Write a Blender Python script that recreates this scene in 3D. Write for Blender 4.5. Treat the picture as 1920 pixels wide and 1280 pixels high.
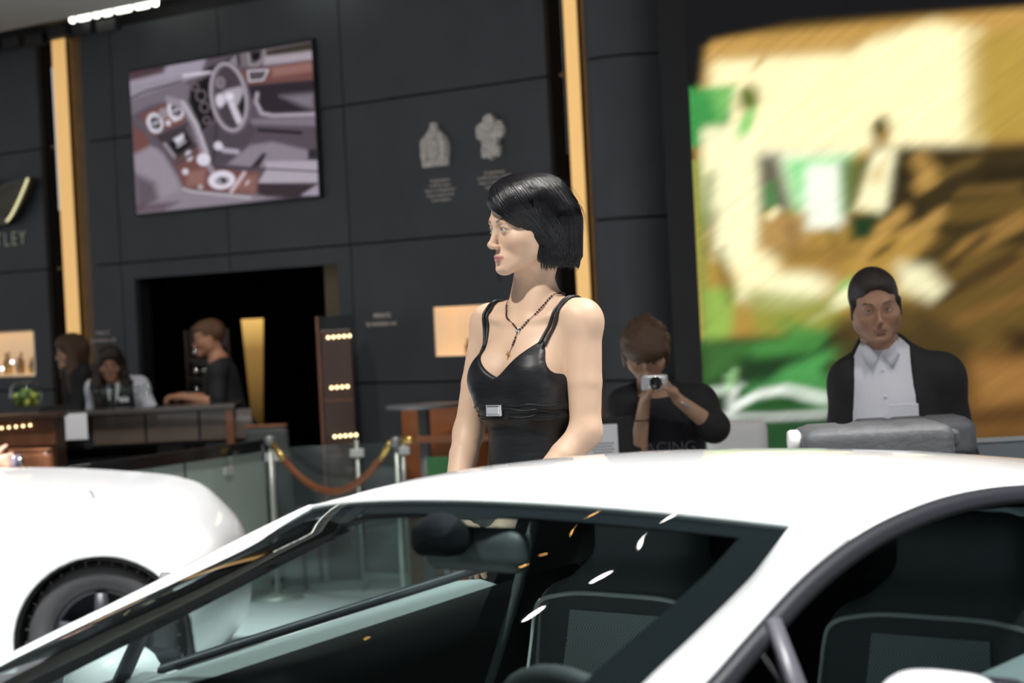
import bpy, bmesh, math, random
import numpy as np
from mathutils import Vector, Matrix

for o in list(bpy.data.objects): bpy.data.objects.remove(o, do_unlink=True)
SC = bpy.context.scene
COL = SC.collection
PI = math.pi
random.seed(7); RNG = np.random.default_rng(11)

# ------------------------------------------------------------------ camera
LENS_PX = 4533.0                      # an 85 mm portrait lens on a 36 mm sensor
CAM_H, PITCH, ROLL = 1.68, 62 / 4533.0, 0.05
cam_data = bpy.data.cameras.new('camera')
cam = bpy.data.objects.new('camera', cam_data); COL.objects.link(cam)
_r = Vector((1, 0, 0)); _f = Vector((0, math.cos(PITCH), -math.sin(PITCH))); _u = _r.cross(_f)
_U = _u * math.cos(ROLL) + _r * math.sin(ROLL); _R = _r * math.cos(ROLL) - _u * math.sin(ROLL)
cam.matrix_world = Matrix(((_R.x, _U.x, -_f.x, 0), (_R.y, _U.y, -_f.y, 0), (_R.z, _U.z, -_f.z, CAM_H), (0, 0, 0, 1)))
cam_data.sensor_width = 36; cam_data.lens = LENS_PX / 1920 * 36
cam_data.clip_end = 200; cam_data.clip_start = .05
cam_data.dof.use_dof = True; cam_data.dof.focus_distance = 5.62; cam_data.dof.aperture_fstop = 5.0
SC.camera = cam

# ------------------------------------------------------------------ light
SC.view_settings.view_transform = 'Standard'; SC.view_settings.look = 'None'
SC.view_settings.exposure = 0.0; SC.view_settings.gamma = 1.0; SC.view_settings.use_curve_mapping = False
world = bpy.data.worlds.new('hall'); SC.world = world; world.use_nodes = True
world.node_tree.nodes['Background'].inputs[0].default_value = (.93, .96, 1.0, 1)
world.node_tree.nodes['Background'].inputs[1].default_value = 0.55

def spot_light(name, loc, aim, power, size, deg, color=(1, 1, 1), blend=.6):
    l = bpy.data.lights.new(name, 'SPOT'); l.energy = power; l.color = color
    l.spot_size = math.radians(deg); l.spot_blend = blend; l.shadow_soft_size = size
    o = bpy.data.objects.new(name, l); COL.objects.link(o); o.location = loc
    o.rotation_euler = (Vector(aim) - Vector(loc)).to_track_quat('-Z', 'Y').to_euler()
    return o
# exhibition spots hanging from the rig over the stand, plus one added bar spot
SPOTS = [((-2.3, 3.3, 6.6), (.0, 5.4, 1.2), 1500, .10, 40, (1, .97, .92)),
         ((2.6, 6.4, 6.8), (.1, 5.6, 1.2), 1700, .10, 40, (1, .97, .93)),
         ((.6, 1.6, 6.2), (.3, 3.9, 1.0), 1500, .35, 34, (1, .99, .98)),
         ((1.9, 3.6, 6.6), (.3, 3.6, 1.0), 2000, .35, 46, (1, .99, .98)),
         ((-2.0, 8.0, 6.5), (-2.6, 10.8, .6), 5200, .3, 45, (1, .99, .98)),
         ((-4.4, 9.0, 6.5), (-2.9, 11.2, .6), 4200, .3, 45, (1, .99, .98)),
         ((-1.9, 13.6, 3.75), (-2.35, 15.6, 1.2), 55, .1, 75, (1, .93, .82)),  # added warm spot to brighten the bar staff, no lamp known there
         ((-1.2, 11.0, 6.5), (-2.0, 14.2, .6), 900, .3, 40, (1, .98, .95)),
         ((4.2, 4.5, 6.5), (2.0, 8.0, 1.3), 420, .3, 45, (1, .97, .93)),
         ((-.5, 5.0, 6.6), (1.0, 9.2, 1.3), 300, .3, 40, (1, .97, .93))]
for i, s in enumerate(SPOTS): spot_light('rig_spot', *s)

# ------------------------------------------------------------------ materials
MATS = {}
def mat(name, col=(.8, .8, .8), rough=.5, metal=0., coat=0., spec=.5, emit=0., ecol=None, bump=0., bscale=40., vary=0., vscale=6.,
        sss=0., attr=None, sheen=0., alpha=None, aniso=None, stretch=None):
    m = bpy.data.materials.new(name); m.use_nodes = True; nt = m.node_tree; b = nt.nodes['Principled BSDF']
    b.inputs['Base Color'].default_value = (*col, 1); b.inputs['Roughness'].default_value = rough
    b.inputs['Metallic'].default_value = metal; b.inputs['Coat Weight'].default_value = coat; b.inputs['Coat Roughness'].default_value = .04
    b.inputs['Specular IOR Level'].default_value = spec; b.inputs['Sheen Weight'].default_value = sheen
    tc = nt.nodes.new('ShaderNodeTexCoord'); mp = nt.nodes.new('ShaderNodeMapping'); nt.links.new(tc.outputs['Object'], mp.inputs[0])
    if stretch: mp.inputs['Scale'].default_value = stretch
    if attr:
        a = nt.nodes.new('ShaderNodeAttribute'); a.attribute_name = attr; nt.links.new(a.outputs['Color'], b.inputs['Base Color'])
        if emit: nt.links.new(a.outputs['Color'], b.inputs['Emission Color'])
    elif vary:
        n = nt.nodes.new('ShaderNodeTexNoise'); n.inputs['Scale'].default_value = vscale; n.inputs['Detail'].default_value = 4
        nt.links.new(mp.outputs[0], n.inputs['Vector'])
        r = nt.nodes.new('ShaderNodeValToRGB'); r.color_ramp.elements[0].position = .3; r.color_ramp.elements[1].position = .7
        r.color_ramp.elements[0].color = (*[c * (1 - vary) for c in col], 1); r.color_ramp.elements[1].color = (*[min(1, c * (1 + vary)) for c in col], 1)
        nt.links.new(n.outputs['Fac'], r.inputs[0]); nt.links.new(r.outputs[0], b.inputs['Base Color'])
    if bump:
        n2 = nt.nodes.new('ShaderNodeTexNoise'); n2.inputs['Scale'].default_value = bscale; n2.inputs['Detail'].default_value = 3
        nt.links.new(mp.outputs[0], n2.inputs['Vector'])
        bp = nt.nodes.new('ShaderNodeBump'); bp.inputs['Strength'].default_value = bump; bp.inputs['Distance'].default_value = .02
        nt.links.new(n2.outputs['Fac'], bp.inputs['Height']); nt.links.new(bp.outputs[0], b.inputs['Normal'])
    if emit:
        b.inputs['Emission Strength'].default_value = emit
        if not attr: b.inputs['Emission Color'].default_value = (*(ecol or col), 1)
    if sss:
        b.inputs['Subsurface Weight'].default_value = sss; b.inputs['Subsurface Radius'].default_value = (.012, .005, .003)
    if aniso: b.inputs['Anisotropic'].default_value = aniso
    MATS[name] = m
    return m
def glass(name, tint=(.9, .95, .93), ior=1.45, rough=0., opaque=0., ocol=(.3, .36, .34)):
    m = bpy.data.materials.new(name); m.use_nodes = True; nt = m.node_tree; nt.nodes.clear()
    out = nt.nodes.new('ShaderNodeOutputMaterial'); tr = nt.nodes.new('ShaderNodeBsdfTransparent'); tr.inputs[0].default_value = (*tint, 1)
    gl = nt.nodes.new('ShaderNodeBsdfGlossy'); gl.inputs['Roughness'].default_value = rough
    f0 = ((ior - 1) / (ior + 1)) ** 2; lw = nt.nodes.new('ShaderNodeLayerWeight'); lw.inputs[0].default_value = .5
    pw = nt.nodes.new('ShaderNodeMath'); pw.operation = 'POWER'; pw.inputs[1].default_value = 5; nt.links.new(lw.outputs['Facing'], pw.inputs[0])
    fr = nt.nodes.new('ShaderNodeMath'); fr.operation = 'MULTIPLY_ADD'; fr.inputs[1].default_value = 1 - f0; fr.inputs[2].default_value = f0; nt.links.new(pw.outputs[0], fr.inputs[0])
    mx = nt.nodes.new('ShaderNodeMixShader'); nt.links.new(fr.outputs[0], mx.inputs[0])
    base = tr
    if opaque:
        df = nt.nodes.new('ShaderNodeBsdfDiffuse'); df.inputs[0].default_value = (*ocol, 1)
        m2 = nt.nodes.new('ShaderNodeMixShader'); m2.inputs[0].default_value = opaque
        nt.links.new(tr.outputs[0], m2.inputs[1]); nt.links.new(df.outputs[0], m2.inputs[2]); base = m2
    nt.links.new(base.outputs[0], mx.inputs[1]); nt.links.new(gl.outputs[0], mx.inputs[2]); nt.links.new(mx.outputs[0], out.inputs[0])
    MATS[name] = m
    return m

# ------------------------------------------------------------------ objects
def link(name, me, m=None, parent=None, label=None, cat=None, group=None, kind=None):
    o = bpy.data.objects.new(name, me); COL.objects.link(o)
    if m is not None and me is not None and not me.materials: me.materials.append(MATS[m] if isinstance(m, str) else m)
    if parent is not None: o.parent = parent
    return tag(o, label, cat, group, kind)
def tag(o, label=None, cat=None, group=None, kind=None):
    if label: o['label'] = label
    if cat: o['category'] = cat
    if group: o['group'] = group
    if kind: o['kind'] = kind
    return o
def thing(name, loc, rz=0., label=None, cat=None, group=None, kind=None):
    o = bpy.data.objects.new(name, None); COL.objects.link(o); o.location = loc; o.rotation_euler = (0, 0, rz); o.empty_display_size = .1
    return tag(o, label, cat, group, kind)
def copy_tree(o, parent=None):
    c = o.copy(); COL.objects.link(c)
    if parent is not None: c.parent = parent
    for ch in list(o.children): copy_tree(ch, c)
    return c
def smooth(me, on=True):
    me.polygons.foreach_set('use_smooth', [on] * len(me.polygons)); return me
def pydata(name, v, f, sm=False):
    me = bpy.data.meshes.new(name); me.from_pydata([tuple(map(float, p)) for p in v], [], f); me.update()
    if sm: smooth(me)
    return me

class MB:
    """collects shapes into ONE mesh"""
    def __init__(s): s.bm = bmesh.new()
    def box(s, c, d, rz=0., bevel=0., seg=2, rot=None):
        M = Matrix.Translation(c) @ (rot.to_4x4() if rot is not None else Matrix.Rotation(rz, 4, 'Z')) @ Matrix.Diagonal((*d, 1))
        r = bmesh.ops.create_cube(s.bm, size=1, matrix=M)
        if bevel:
            es = list({e for v in r['verts'] for e in v.link_edges})
            bmesh.ops.bevel(s.bm, geom=es, offset=bevel, segments=seg, profile=.5, affect='EDGES')
        return s
    def tube(s, pts, rad, n=10, cap=True, closed=False):
        pts = [Vector(p) for p in pts]; N = len(pts); rad = rad if hasattr(rad, '__len__') else [rad] * N
        rings = []; up = Vector((0, 0, 1))
        for i, p in enumerate(pts):
            if closed: t = pts[(i + 1) % N] - pts[i - 1]
            else: t = pts[min(i + 1, N - 1)] - pts[max(i - 1, 0)]
            t.normalize()
            a = up.cross(t)
            if a.length < .05: a = Vector((1, 0, 0)).cross(t) if abs(t.x) < .9 else Vector((0, 1, 0)).cross(t)
            if rings and a.dot(la) < 0: a = -a
            a.normalize(); la = a; b = t.cross(a)
            rings.append([s.bm.verts.new(p + (a * math.cos(2 * PI * k / n) + b * math.sin(2 * PI * k / n)) * rad[i]) for k in range(n)])
        for i in range(N if closed else N - 1):
            A, B = rings[i], rings[(i + 1) % N]
            for k in range(n): s.bm.faces.new((A[k], A[(k + 1) % n], B[(k + 1) % n], B[k]))
        if cap and not closed: s.bm.faces.new(rings[0][::-1]); s.bm.faces.new(rings[-1])
        return s
    def lathe(s, prof, c=(0, 0, 0), n=32, M=None):
        c = Vector(c); rings = []
        for r, z in prof:
            if r < 1e-6: rings.append([s.bm.verts.new((M @ Vector((0, 0, z)) if M else Vector((0, 0, z))) + c)])
            else: rings.append([s.bm.verts.new((M @ Vector((r * math.cos(2 * PI * k / n), r * math.sin(2 * PI * k / n), z)) if M else Vector((r * math.cos(2 * PI * k / n), r * math.sin(2 * PI * k / n), z))) + c) for k in range(n)])
        for A, B in zip(rings, rings[1:]):
            for k in range(n):
                if len(A) == 1 and len(B) == 1: continue
                if len(A) == 1: s.bm.faces.new((A[0], B[k], B[(k + 1) % n]))
                elif len(B) == 1: s.bm.faces.new((A[k], A[(k + 1) % n], B[0]))
                else: s.bm.faces.new((A[k], A[(k + 1) % n], B[(k + 1) % n], B[k]))
        return s
    def prism(s, poly, z0, z1, M=None):
        M = M or Matrix.Identity(4)
        a = [s.bm.verts.new(M @ Vector((x, y, z0))) for x, y in poly]; b = [s.bm.verts.new(M @ Vector((x, y, z1))) for x, y in poly]
        s.bm.faces.new(a[::-1]); s.bm.faces.new(b); n = len(a)
        for i in range(n): s.bm.faces.new((a[i], a[(i + 1) % n], b[(i + 1) % n], b[i]))
        return s
    def sphere(s, c, r, u=16, v=10):
        M = Matrix.Translation(c) @ Matrix.Diagonal((*(r if hasattr(r, '__len__') else (r, r, r)), 1))
        bmesh.ops.create_uvsphere(s.bm, u_segments=u, v_segments=v, radius=1, matrix=M); return s
    def grid(s, rows):
        V = [[s.bm.verts.new(tuple(map(float, p))) for p in r] for r in rows]
        for A, B in zip(V, V[1:]):
            for k in range(len(A) - 1): s.bm.faces.new((A[k], A[k + 1], B[k + 1], B[k]))
        return s
    def mesh(s, name, sm=False):
        bmesh.ops.recalc_face_normals(s.bm, faces=s.bm.faces[:])
        me = bpy.data.meshes.new(name); s.bm.to_mesh(me); s.bm.free()
        if sm: smooth(me)
        return me
    def obj(s, name, m, parent=None, sm=False, **k): return link(name, s.mesh(name, sm), m, parent, **k)
def bevel(o, w, seg=2, angle=35):
    md = o.modifiers.new('bevel', 'BEVEL'); md.width = w; md.segments = seg; md.limit_method = 'ANGLE'; md.angle_limit = math.radians(angle); return o
def solid(o, t, off=-1):
    md = o.modifiers.new('thickness', 'SOLIDIFY'); md.thickness = t; md.offset = off; return o
def subsurf(o, n=2):
    md = o.modifiers.new('subdivision', 'SUBSURF'); md.levels = n; md.render_levels = n; return o
def text_mesh(body, size, depth=.004, align='CENTER', spacing=1.):
    cu = bpy.data.curves.new('t', 'FONT'); cu.body = body; cu.size = size; cu.extrude = depth; cu.align_x = align; cu.space_character = spacing; cu.resolution_u = 3
    o = bpy.data.objects.new('t', cu); COL.objects.link(o); dg = bpy.context.evaluated_depsgraph_get()
    me = bpy.data.meshes.new_from_object(o.evaluated_get(dg)); bpy.data.objects.remove(o); return me
def spline(pts, n):
    """Catmull-Rom through pts, n samples, even in parameter"""
    P = np.asarray(pts, float); N = len(P); Q = np.vstack([2 * P[0] - P[1], P, 2 * P[-1] - P[-2]]); out = []
    for s_ in np.linspace(0, N - 1, n):
        i = min(int(s_), N - 2); t = s_ - i; a, b, c, d = Q[i:i + 4]
        out.append(.5 * (2 * b + (c - a) * t + (2 * a - 5 * b + 4 * c - d) * t * t + (3 * b - a - 3 * c + d) * t ** 3))
    return np.array(out)

# ------------------------------------------------------------------ soft-body modelling: smooth unions of tapered limbs, meshed as one skin
def V3(*a): return np.array(a, np.float32)
def unit(v): v = np.asarray(v, np.float32); return v / (np.linalg.norm(v) + 1e-9)
class Prim:
    def __init__(s, f, lo, hi, k, op): s.f, s.lo, s.hi, s.k, s.op = f, np.asarray(lo, np.float32), np.asarray(hi, np.float32), k, op
def rc(a, b, ra, rb, k=.02, op='u', flat=None, fs=1.):
    a = V3(*a); b = V3(*b); ab = b - a; L2 = float(ab @ ab) + 1e-12; m = max(ra, rb) * max(1, fs)
    n = None if flat is None else unit(flat)
    def f(P):
        q = P - a; t = np.clip((q @ ab) / L2, 0, 1)[..., None]; d = q - t * ab
        if n is not None: d = d + n * ((d @ n) * (1 / fs - 1))[..., None]
        return np.sqrt((d * d).sum(-1)) - (ra + (rb - ra) * t[..., 0])
    return Prim(f, np.minimum(a, b) - m, np.maximum(a, b) + m, k, op)
def el(c, r, k=.02, op='u', R=None):
    c = V3(*c); r = V3(*r) if hasattr(r, '__len__') else V3(r, r, r); m = float(r.max())
    Rm = None if R is None else np.array(R, np.float32)
    def f(P):
        q = P - c
        if Rm is not None: q = q @ Rm
        k0 = np.sqrt(((q / r) ** 2).sum(-1)); k1 = np.sqrt(((q / (r * r)) ** 2).sum(-1)) + 1e-9
        return k0 * (k0 - 1) / k1
    e = V3(m, m, m) if Rm is not None else r
    return Prim(f, c - e, c + e, k, op)
def bxp(c, h, rd=.01, k=.01, op='u', R=None):
    c = V3(*c); h = V3(*h); Rm = None if R is None else np.array(R, np.float32); m = float(np.linalg.norm(h)) + rd
    def f(P):
        q = P - c
        if Rm is not None: q = q @ Rm
        q = np.abs(q) - h + rd
        return np.sqrt((np.maximum(q, 0) ** 2).sum(-1)) + np.minimum(q.max(-1), 0) - rd
    return Prim(f, c - m, c + m, k, op)
def fn(f, lo, hi, k=0., op='i'): return Prim(f, lo, hi, k, op)
def comb(A, B, k, op):
    if op == 's': B = -B
    if op == 'u':
        if k <= 0: return np.minimum(A, B)
        h = np.maximum(k - np.abs(A - B), 0) / k; return np.minimum(A, B) - h * h * k * .25
    if k <= 0: return np.maximum(A, B)
    h = np.maximum(k - np.abs(A - B), 0) / k; return np.maximum(A, B) + h * h * k * .25
def ev(prims, P):
    F = np.full(P.shape[:-1], 1., np.float32)
    for p in prims: F = p.f(P) if p.op == 'add' and False else comb(F, p.f(P), p.k, p.op)
    return F
def axis_grid(lo, hi, h, fine=None):
    """coordinates from lo to hi at step h, finer where fine = [(a, b, step)...] says so"""
    out = [lo]
    while out[-1] < hi:
        x = out[-1]; st = h
        for a, b, s_ in (fine or []):
            if a - 1e-6 <= x < b: st = min(st, s_)
            elif x < a: st = min(st, max(a - x, s_))
        out.append(x + st)
    return np.array(out, np.float32)
def skin(prims, h, fine=None, offset=0., pad=.02, project=2):
    """fine = list of (lo3, hi3, step) boxes; returns verts, quads"""
    un = [p for p in prims if p.op == 'u']
    lo = np.min([p.lo for p in un], 0) - pad - abs(offset); hi = np.max([p.hi for p in un], 0) + pad + abs(offset)
    for p in prims:
        if p.op == 'i' and p.lo is not None: lo = np.maximum(lo, p.lo - pad); hi = np.minimum(hi, p.hi + pad)
    ax = [axis_grid(float(lo[i]), float(hi[i]), h, [(b[0][i], b[1][i], b[2]) for b in (fine or [])]) for i in range(3)]
    F = np.full([len(a) for a in ax], .5, np.float32)
    for p in prims:
        m = p.k + 3.5 * h + abs(offset)
        if p.op == 'i': sl = [slice(0, len(a)) for a in ax]
        else: sl = [slice(int(np.searchsorted(ax[i], p.lo[i] - m)), int(np.searchsorted(ax[i], p.hi[i] + m)) + 1) for i in range(3)]
        g = np.stack(np.meshgrid(*[ax[i][sl[i]] for i in range(3)], indexing='ij'), -1)
        if g.size == 0: continue
        sl = tuple(sl); B = p.f(g)
        F[sl] = comb(F[sl] if p.op != 'i' else F[sl] - offset, B, p.k, p.op) + (0 if p.op != 'i' else offset)
    F -= offset
    S = F < 0
    nx, ny, nz = F.shape
    c = S[:-1, :-1, :-1].astype(np.int8)
    cnt = np.zeros((nx - 1, ny - 1, nz - 1), np.int8)
    for dx in (0, 1):
        for dy in (0, 1):
            for dz in (0, 1): cnt += S[dx:nx - 1 + dx, dy:ny - 1 + dy, dz:nz - 1 + dz]
    act = (cnt > 0) & (cnt < 8); idx = np.full(act.shape, -1, np.int64); I = np.argwhere(act); idx[act] = np.arange(len(I))
    acc = np.zeros((len(I), 3)); num = np.zeros(len(I))
    for a in range(3):
        o1, o2 = [q for q in range(3) if q != a]
        for d1 in (0, 1):
            for d2 in (0, 1):
                A = I.copy(); A[:, o1] += d1; A[:, o2] += d2; B = A.copy(); B[:, a] += 1
                fa = F[A[:, 0], A[:, 1], A[:, 2]]; fb = F[B[:, 0], B[:, 1], B[:, 2]]; cr = (fa < 0) != (fb < 0)
                t = np.where(cr, fa / np.where(cr, fa - fb, 1), 0)
                pa = np.stack([ax[q][A[:, q]] for q in range(3)], -1); pb = np.stack([ax[q][B[:, q]] for q in range(3)], -1)
                acc += np.where(cr[:, None], pa + (pb - pa) * t[:, None], 0); num += cr
    v = (acc / num[:, None]).astype(np.float32)
    faces = []
    for a in range(3):
        o1, o2 = (a + 1) % 3, (a + 2) % 3
        sl0 = [slice(None)] * 3; sl1 = [slice(None)] * 3; sl0[a] = slice(0, -1); sl1[a] = slice(1, None)
        s0, s1 = S[tuple(sl0)], S[tuple(sl1)]; E = np.argwhere(s0 != s1)
        E = E[(E[:, o1] > 0) & (E[:, o2] > 0) & (E[:, o1] < F.shape[o1] - 1) & (E[:, o2] < F.shape[o2] - 1)]
        inside = s0[E[:, 0], E[:, 1], E[:, 2]]
        q = []
        for d1, d2 in ((-1, -1), (0, -1), (0, 0), (-1, 0)):
            G = E.copy(); G[:, o1] += d1; G[:, o2] += d2; q.append(idx[G[:, 0], G[:, 1], G[:, 2]])
        q = np.stack(q, -1); q[~inside] = q[~inside][:, ::-1]; faces.append(q)
    f = np.concatenate(faces); f = f[(f >= 0).all(1)]
    e = 4e-4
    def full(P):
        G = np.full(len(P), .5, np.float32)
        for p in prims:
            if p.op == 'i': G = comb(G - offset, p.f(P), p.k, p.op) + offset
            else: G = comb(G, p.f(P), p.k, p.op)
        return G - offset
    for _ in range(project):
        F0 = full(v); g = np.stack([full(v + V3(*(np.eye(3)[i] * e))) - F0 for i in range(3)], -1) / e
        n2 = (g * g).sum(-1) + 1e-6; st = np.clip(F0 / n2, -.3 * h, .3 * h); v = v - g * st[:, None]
    return v, f
def skin_mesh(name, prims, h, fine=None, offset=0., color=None, M=None, relax=0, project=2):
    v, f = skin(prims, h, fine, offset, project=project)
    for _ in range(relax):
        s_ = np.zeros_like(v); n_ = np.zeros(len(v))
        for a, b in ((0, 1), (1, 2), (2, 3), (3, 0)):
            np.add.at(s_, f[:, a], v[f[:, b]]); np.add.at(n_, f[:, a], 1); np.add.at(s_, f[:, b], v[f[:, a]]); np.add.at(n_, f[:, b], 1)
        v = (v + s_ / np.maximum(n_, 1)[:, None]) / 2
    me = bpy.data.meshes.new(name); n = len(v)
    w = v if M is None else (np.c_[v, np.ones(n)] @ np.array(M).T)[:, :3]
    me.vertices.add(n); me.vertices.foreach_set('co', np.ascontiguousarray(w, np.float32).ravel())
    me.loops.add(len(f) * 4); me.loops.foreach_set('vertex_index', f.astype(np.int32).ravel())
    me.polygons.add(len(f)); me.polygons.foreach_set('loop_start', np.arange(0, len(f) * 4, 4, dtype=np.int32))
    try: me.polygons.foreach_set('loop_total', np.full(len(f), 4, np.int32))
    except Exception: pass
    me.update(calc_edges=True); smooth(me)
    if color is not None:
        c = np.ones((n, 4), np.float32); c[:, :3] = color(v)
        at = me.color_attributes.new('Col', 'FLOAT_COLOR', 'POINT'); at.data.foreach_set('color', c.ravel())
    return me
def project_to(prims, Q, off):
    Q = np.asarray(Q, np.float32); e = 1e-3
    for _ in range(4):
        F0 = ev(prims, Q); g = np.stack([ev(prims, Q + V3(*(np.eye(3)[i] * e))) - F0 for i in range(3)], -1) / e; n2 = (g * g).sum(-1) + 1e-6
        Q = Q - g * ((F0 - off) / n2)[:, None]
    return Q

# ------------------------------------------------------------------ pictures shown on screens: drawn in code, carried by a fine grid of coloured points
class Art:
    def __init__(s, nx, ny, x0, x1, y0, y1, bg):
        s.nx, s.ny = nx, ny; s.x, s.y = np.meshgrid(np.linspace(x0, x1, nx), np.linspace(y0, y1, ny)); s.c = np.zeros((ny, nx, 3)); s.c[:] = bg
    def mix(s, a, col): a = a[..., None]; s.c = s.c * (1 - a) + np.asarray(col, float) * a; return s
    def poly(s, pts, col, soft=4., alpha=1.):
        P = np.asarray(pts, float); d = np.full(s.x.shape, 1e9); ins = np.zeros(s.x.shape, bool)
        for (ax, ay), (bx, by) in zip(P, np.roll(P, -1, 0)):
            ex, ey = bx - ax, by - ay; t = np.clip(((s.x - ax) * ex + (s.y - ay) * ey) / (ex * ex + ey * ey + 1e-9), 0, 1)
            d = np.minimum(d, np.hypot(s.x - ax - t * ex, s.y - ay - t * ey))
            cr = ((ay > s.y) != (by > s.y)) & (s.x < (bx - ax) * (s.y - ay) / (by - ay + 1e-9) + ax); ins ^= cr
        sd = np.where(ins, -d, d); a = np.clip(.5 - sd / (2 * soft), 0, 1); return s.mix(a * a * (3 - 2 * a) * alpha, col)
    def line(s, pts, w, col, soft=3., alpha=1.):
        d = np.full(s.x.shape, 1e9); P = np.asarray(pts, float)
        for (ax, ay), (bx, by) in zip(P, P[1:]):
            ex, ey = bx - ax, by - ay; t = np.clip(((s.x - ax) * ex + (s.y - ay) * ey) / (ex * ex + ey * ey + 1e-9), 0, 1)
            d = np.minimum(d, np.hypot(s.x - ax - t * ex, s.y - ay - t * ey))
        a = np.clip(.5 - (d - w / 2) / (2 * soft), 0, 1); return s.mix(a * a * (3 - 2 * a) * alpha, col)
    def ell(s, c, r, col, soft=.15, rot=0., alpha=1.):
        u = (s.x - c[0]) * math.cos(rot) + (s.y - c[1]) * math.sin(rot); v = -(s.x - c[0]) * math.sin(rot) + (s.y - c[1]) * math.cos(rot)
        k = np.sqrt((u / r[0]) ** 2 + (v / r[1]) ** 2); a = np.clip(.5 - (k - 1) / (2 * soft), 0, 1); return s.mix(a * a * (3 - 2 * a) * alpha, col)
    def ring(s, c, r, w, col, soft=3., rot=0., alpha=1.):
        t = np.linspace(0, 2 * PI, 48); p = [(c[0] + r[0] * math.cos(q) * math.cos(rot) - r[1] * math.sin(q) * math.sin(rot), c[1] + r[0] * math.cos(q) * math.sin(rot) + r[1] * math.sin(q) * math.cos(rot)) for q in t]
        return s.line(p, w, col, soft, alpha)
def srgb(r, g, b): return tuple(((c / 255 + .055) / 1.055) ** 2.4 if c > 10 else c / 3300 for c in (r, g, b))
def picture(name, art, warp, m, parent=None):
    """art grid -> mesh; warp maps (x, y) of the drawing to a 3-D point"""
    ny, nx = art.x.shape; v = warp(art.x, art.y).reshape(-1, 3); i = np.arange(ny * nx).reshape(ny, nx)
    f = np.stack([i[:-1, :-1], i[:-1, 1:], i[1:, 1:], i[1:, :-1]], -1).reshape(-1, 4)
    me = bpy.data.meshes.new(name); me.from_pydata(v.tolist(), [], f.tolist()); me.update()
    c = np.ones((ny * nx, 4), np.float32); c[:, :3] = np.clip(art.c, 0, 4).reshape(-1, 3)
    at = me.color_attributes.new('Col', 'FLOAT_COLOR', 'POINT'); at.data.foreach_set('color', c.ravel())
    return link(name, me, m, parent)
def homography(src, dst):
    A = []; b = []
    for (x, y), (u, v) in zip(src, dst):
        A += [[x, y, 1, 0, 0, 0, -u * x, -u * y], [0, 0, 0, x, y, 1, -v * x, -v * y]]; b += [u, v]
    h = np.append(np.linalg.solve(np.array(A, float), np.array(b, float)), 1).reshape(3, 3)
    return lambda x, y: ((h[0, 0] * x + h[0, 1] * y + h[0, 2]) / (h[2, 0] * x + h[2, 1] * y + h[2, 2]), (h[1, 0] * x + h[1, 1] * y + h[1, 2]) / (h[2, 0] * x + h[2, 1] * y + h[2, 2]))

# ------------------------------------------------------------------ the hall
mat('panel_dark', (.052, .056, .064), .55, vary=.10, vscale=3, bump=.03, bscale=200)
mat('seam_black', (.006, .006, .007), .8)
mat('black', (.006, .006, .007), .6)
mat('black_gloss', (.008, .008, .009), .15)
mat('gold_strip', (.85, .55, .22), .4, emit=.62, ecol=(1., .58, .2), vary=.06, vscale=20, stretch=(40, 40, 1))
mat('bronze', (.16, .09, .028), .45, vary=.2, vscale=8)
mat('carpet', (.42, .44, .44), .95, vary=.1, vscale=60, bump=.2, bscale=400)
mat('platform', (.40, .42, .42), .5, vary=.04)
mat('ceiling_grey', (.75, .77, .72), .8, vary=.08, vscale=1.5)
mat('tube_white', (1, 1, 1), .5, emit=3, ecol=(.95, 1, .88))
mat('tan', (.34, .26, .15), .7, vary=.1)
mat('metal', (.55, .56, .57), .35, metal=.9)
mat('grey_metal', (.24, .24, .25), .4, metal=.5)
mat('chrome', (.9, .9, .92), .12, metal=1)
mat('white_paper', (.8, .8, .84), .7)
mat('text_grey', (.7, .64, .58), .6)
mat('wood', (.16, .062, .028), .4, vary=.35, vscale=5, stretch=(1, 1, .15), coat=.2)
mat('wood_dark', (.05, .022, .013), .35, vary=.3, vscale=5, stretch=(1, 1, .15), coat=.3)
mat('wood_orange', (.28, .085, .02), .4, vary=.25, vscale=5, stretch=(.2, 1, 1), coat=.2)
mat('screen', attr='Col', emit=1., rough=.4, col=(0, 0, 0)); MATS['screen'].node_tree.nodes['Principled BSDF'].inputs['Specular IOR Level'].default_value = .1
for l in list(MATS['screen'].node_tree.links):
    if l.to_socket.name == 'Base Color': MATS['screen'].node_tree.links.remove(l)
MATS['screen'].node_tree.nodes['Principled BSDF'].inputs['Base Color'].default_value = (.004, .004, .004, 1)
glass('clear_glass', (.93, .96, .95))
glass('rail_glass', (.55, .62, .6), opaque=.7, ocol=(.42, .50, .46))  # opaque share puts the white floor's reflection into the glass colour
glass('rail_glass_clear', (.80, .86, .85), opaque=.07, ocol=(.3, .36, .38))

floor = link('floor', pydata('floor', [(-14, -4, 0), (14, -4, 0), (14, 30, 0), (-14, 30, 0)], [(0, 1, 2, 3)]), 'carpet', kind='structure')

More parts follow.
